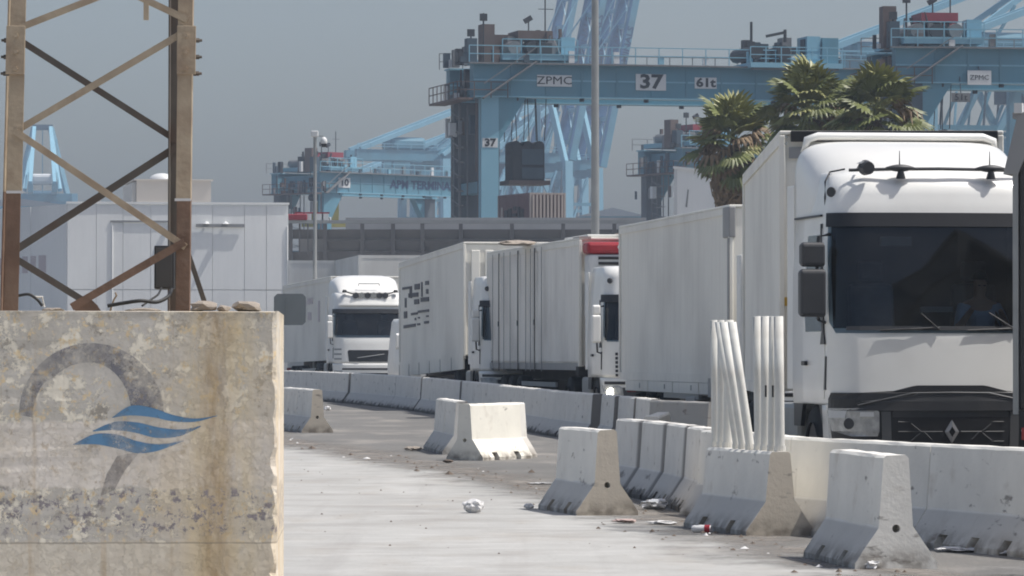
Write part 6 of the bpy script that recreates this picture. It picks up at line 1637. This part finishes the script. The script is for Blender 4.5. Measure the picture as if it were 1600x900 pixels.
# low port sheds on the skyline between the cranes
def quay_shed(label, px0, px1, py, D, m):
    t = thing('port_shed', label, 'shed', (X(px0, D), D, ground_z(D)))
    W = X(px1, D) - X(px0, D); H = Zh(py, D) - ground_z(D)
    MB().box(0, W, 0, 12, 0, H).build('wall', m, t)
    MB().prism([(-.4, H+.01), (W/2, H + 1.6), (W+.4, H+.01)], 'y', -.4, 12.4).build('roof', 'galv', t)
    for k in range(5): MB().box(W*(k+.3)/5, W*(k+.7)/5, -.06, .02, H*.55, H*.8).build('window', 'crane_dark', t)
quay_shed('low blue-grey port shed on the skyline under the far left crane', -60, 112, 322, 900, 'crane_light')
quay_shed('low pale port shed on the skyline right of the lamp post', 905, 1010, 338, 820, 'crane_blue')

# ================================================================ litter and stones
def crumple(name, label, px, py, w, h, m, cat, seed, group=None, amp=.35, D=None):
    D = D or 1.54*F/(py - HZ); rnd = random.Random(seed)
    for _ in range(4): D = (1.54 - ground_z(D))*F/(py - HZ)
    bm = bmesh.new(); bmesh.ops.create_icosphere(bm, subdivisions=3, radius=1)
    from mathutils import noise as NZ
    for v in bm.verts:
        k = 1 + amp*NZ.noise(v.co*2.1 + Vector((seed*3.1, 0, 0))) + amp*.6*NZ.noise(v.co*5 + Vector((0, seed*1.7, 0)))
        v.co = Vector((v.co.x*w/2*k, v.co.y*w/2*k, v.co.z*h/2*k))
    lo = min(v.co.z for v in bm.verts) + h*.12
    for v in bm.verts: v.co.z = max(0, v.co.z - lo)
    me = bpy.data.meshes.new(name); bm.to_mesh(me); bm.free()
    o = link(name, me, m, loc=((px-800)/F*D, D, ground_z(D) + .009)); o.rotation_euler.z = rnd.uniform(0, 6)
    return tag(o, label, cat, group)
crumple('plastic_bag', 'crumpled white and pink bag on the concrete in front of the cream barrier', 740, 802, .20, .13, 'paper', 'bag', 1)
crumple('plastic_bag', 'shiny clear plastic bag by the foot of the tan-ended barrier', 1022, 797, .26, .10, 'clear_bag', 'bag', 2, amp=.5)
crumple('plastic_bag', 'small white bag beside the left foot of the tan-ended barrier', 826, 796, .10, .055, 'paper', 'bag', 3)
crumple('stone', 'yellowish stone left of the shaded barrier pair', 646, 705, .28, .07, 'rock', 'stone', 4)
crumple('stone', 'pale stone by the queue barriers under the leftmost truck', 512, 642, .16, .11, 'paper', 'stone', 5)
crumple('paper_scrap', 'flat pinkish scrap in front of the tan-ended barrier', 975, 818, .20, .035, 'paper_red', 'scrap', 6, amp=.6)
crumple('paper_scrap', 'white curl of paper at the foot of the nearest barrier', 1362, 890, .10, .06, 'paper', 'scrap', 7, amp=.6)
crumple('paper_scrap', 'thin white scrap right of the cream barrier', 846, 757, .30, .018, 'paper', 'scrap', 8, amp=.7)
crumple('paper_scrap', 'pale scraps below the front row at the right', 1500, 862, .30, .03, 'paper', 'scrap', 9, amp=.7)
crumple('paper_scrap', 'white scrap at the right picture edge under the front row', 1588, 868, .22, .03, 'paper', 'scrap', 10, amp=.7)
crumple('stone', 'small brown clod left of the cream barrier', 700, 724, .14, .05, 'dirt_bit', 'stone', 12)
crumple('paper_scrap', 'crushed paper between the tan-ended barrier and the red can', 1035, 820, .22, .03, 'paper', 'scrap', 13, amp=.6)
def can():
    D = 1.54*F/(833 - HZ)
    t = thing('drink_can', 'crushed red and white can lying in front of the pipe-topped barrier', 'can', ((1096-800)/F*D, D, .038), 0)
    t.rotation_euler = (0, 0, R(-14))
    rows = []
    rnd = random.Random(2)
    for k in range(9):
        f = k/8; r = .036*(1 if .08 < f < .92 else .8)
        rows.append([(-.085 + .17*f, r*math.cos(2*math.pi*b/14)*rnd.uniform(.9, 1.05), r*math.sin(2*math.pi*b/14)*rnd.uniform(.85, 1.05)) for b in range(14)])
        rows[-1].append(rows[-1][0])
    mb = MB(); mb.grid(rows); mb.build('body', 'paper', t, smooth=True)
    MB().tube((.03, 0, -.001), (.075, 0, -.001), .0375, .037, 14).build('red_band', 'red_paint', t)
can()
def litter_stuff():
    rnd = random.Random(21); mb = MB(); mp = MB()
    for i in range(300):
        x, y = rnd.choice(fine[6:]); y += rnd.uniform(-1.5, 1.5); x += rnd.gauss(0.05, .28)
        s = rnd.uniform(.006, .028) * (1 if rnd.random() < .9 else 2.0); z = ground_z(y) + .008
        a = rnd.uniform(0, 3); ca, sa = math.cos(a)*s, math.sin(a)*s*1.3
        tgt = mb if rnd.random() < .90 else mp
        h = s*rnd.uniform(.4, 1.0)
        tgt.add([(x-ca, y-sa, z), (x+sa, y-ca, z), (x+ca, y+sa, z), (x-sa, y+ca, z), (x + rnd.uniform(-.3,.3)*s, y, z+h)], [(0,1,4),(1,2,4),(2,3,4),(3,0,4)])
    for i in range(160):
        y = rnd.uniform(34, 75); px = rnd.uniform(450, 1500); x = X(px, y); s = rnd.uniform(.004, .014); z = ground_z(y) + .006
        mb.add([(x-s, y-s, z), (x+s, y-s, z), (x+s, y+s, z), (x-s, y+s, z), (x, y, z+s)], [(0,1,4),(1,2,4),(2,3,4),(3,0,4)])
    tag(mb.build('gravel', 'dirt_bit'), 'brown grit scattered along the apron edge', None, None, 'stuff')
    tag(mp.build('paper_grit', 'paper'), 'pale litter crumbs scattered along the apron edge', None, None, 'stuff')
litter_stuff()
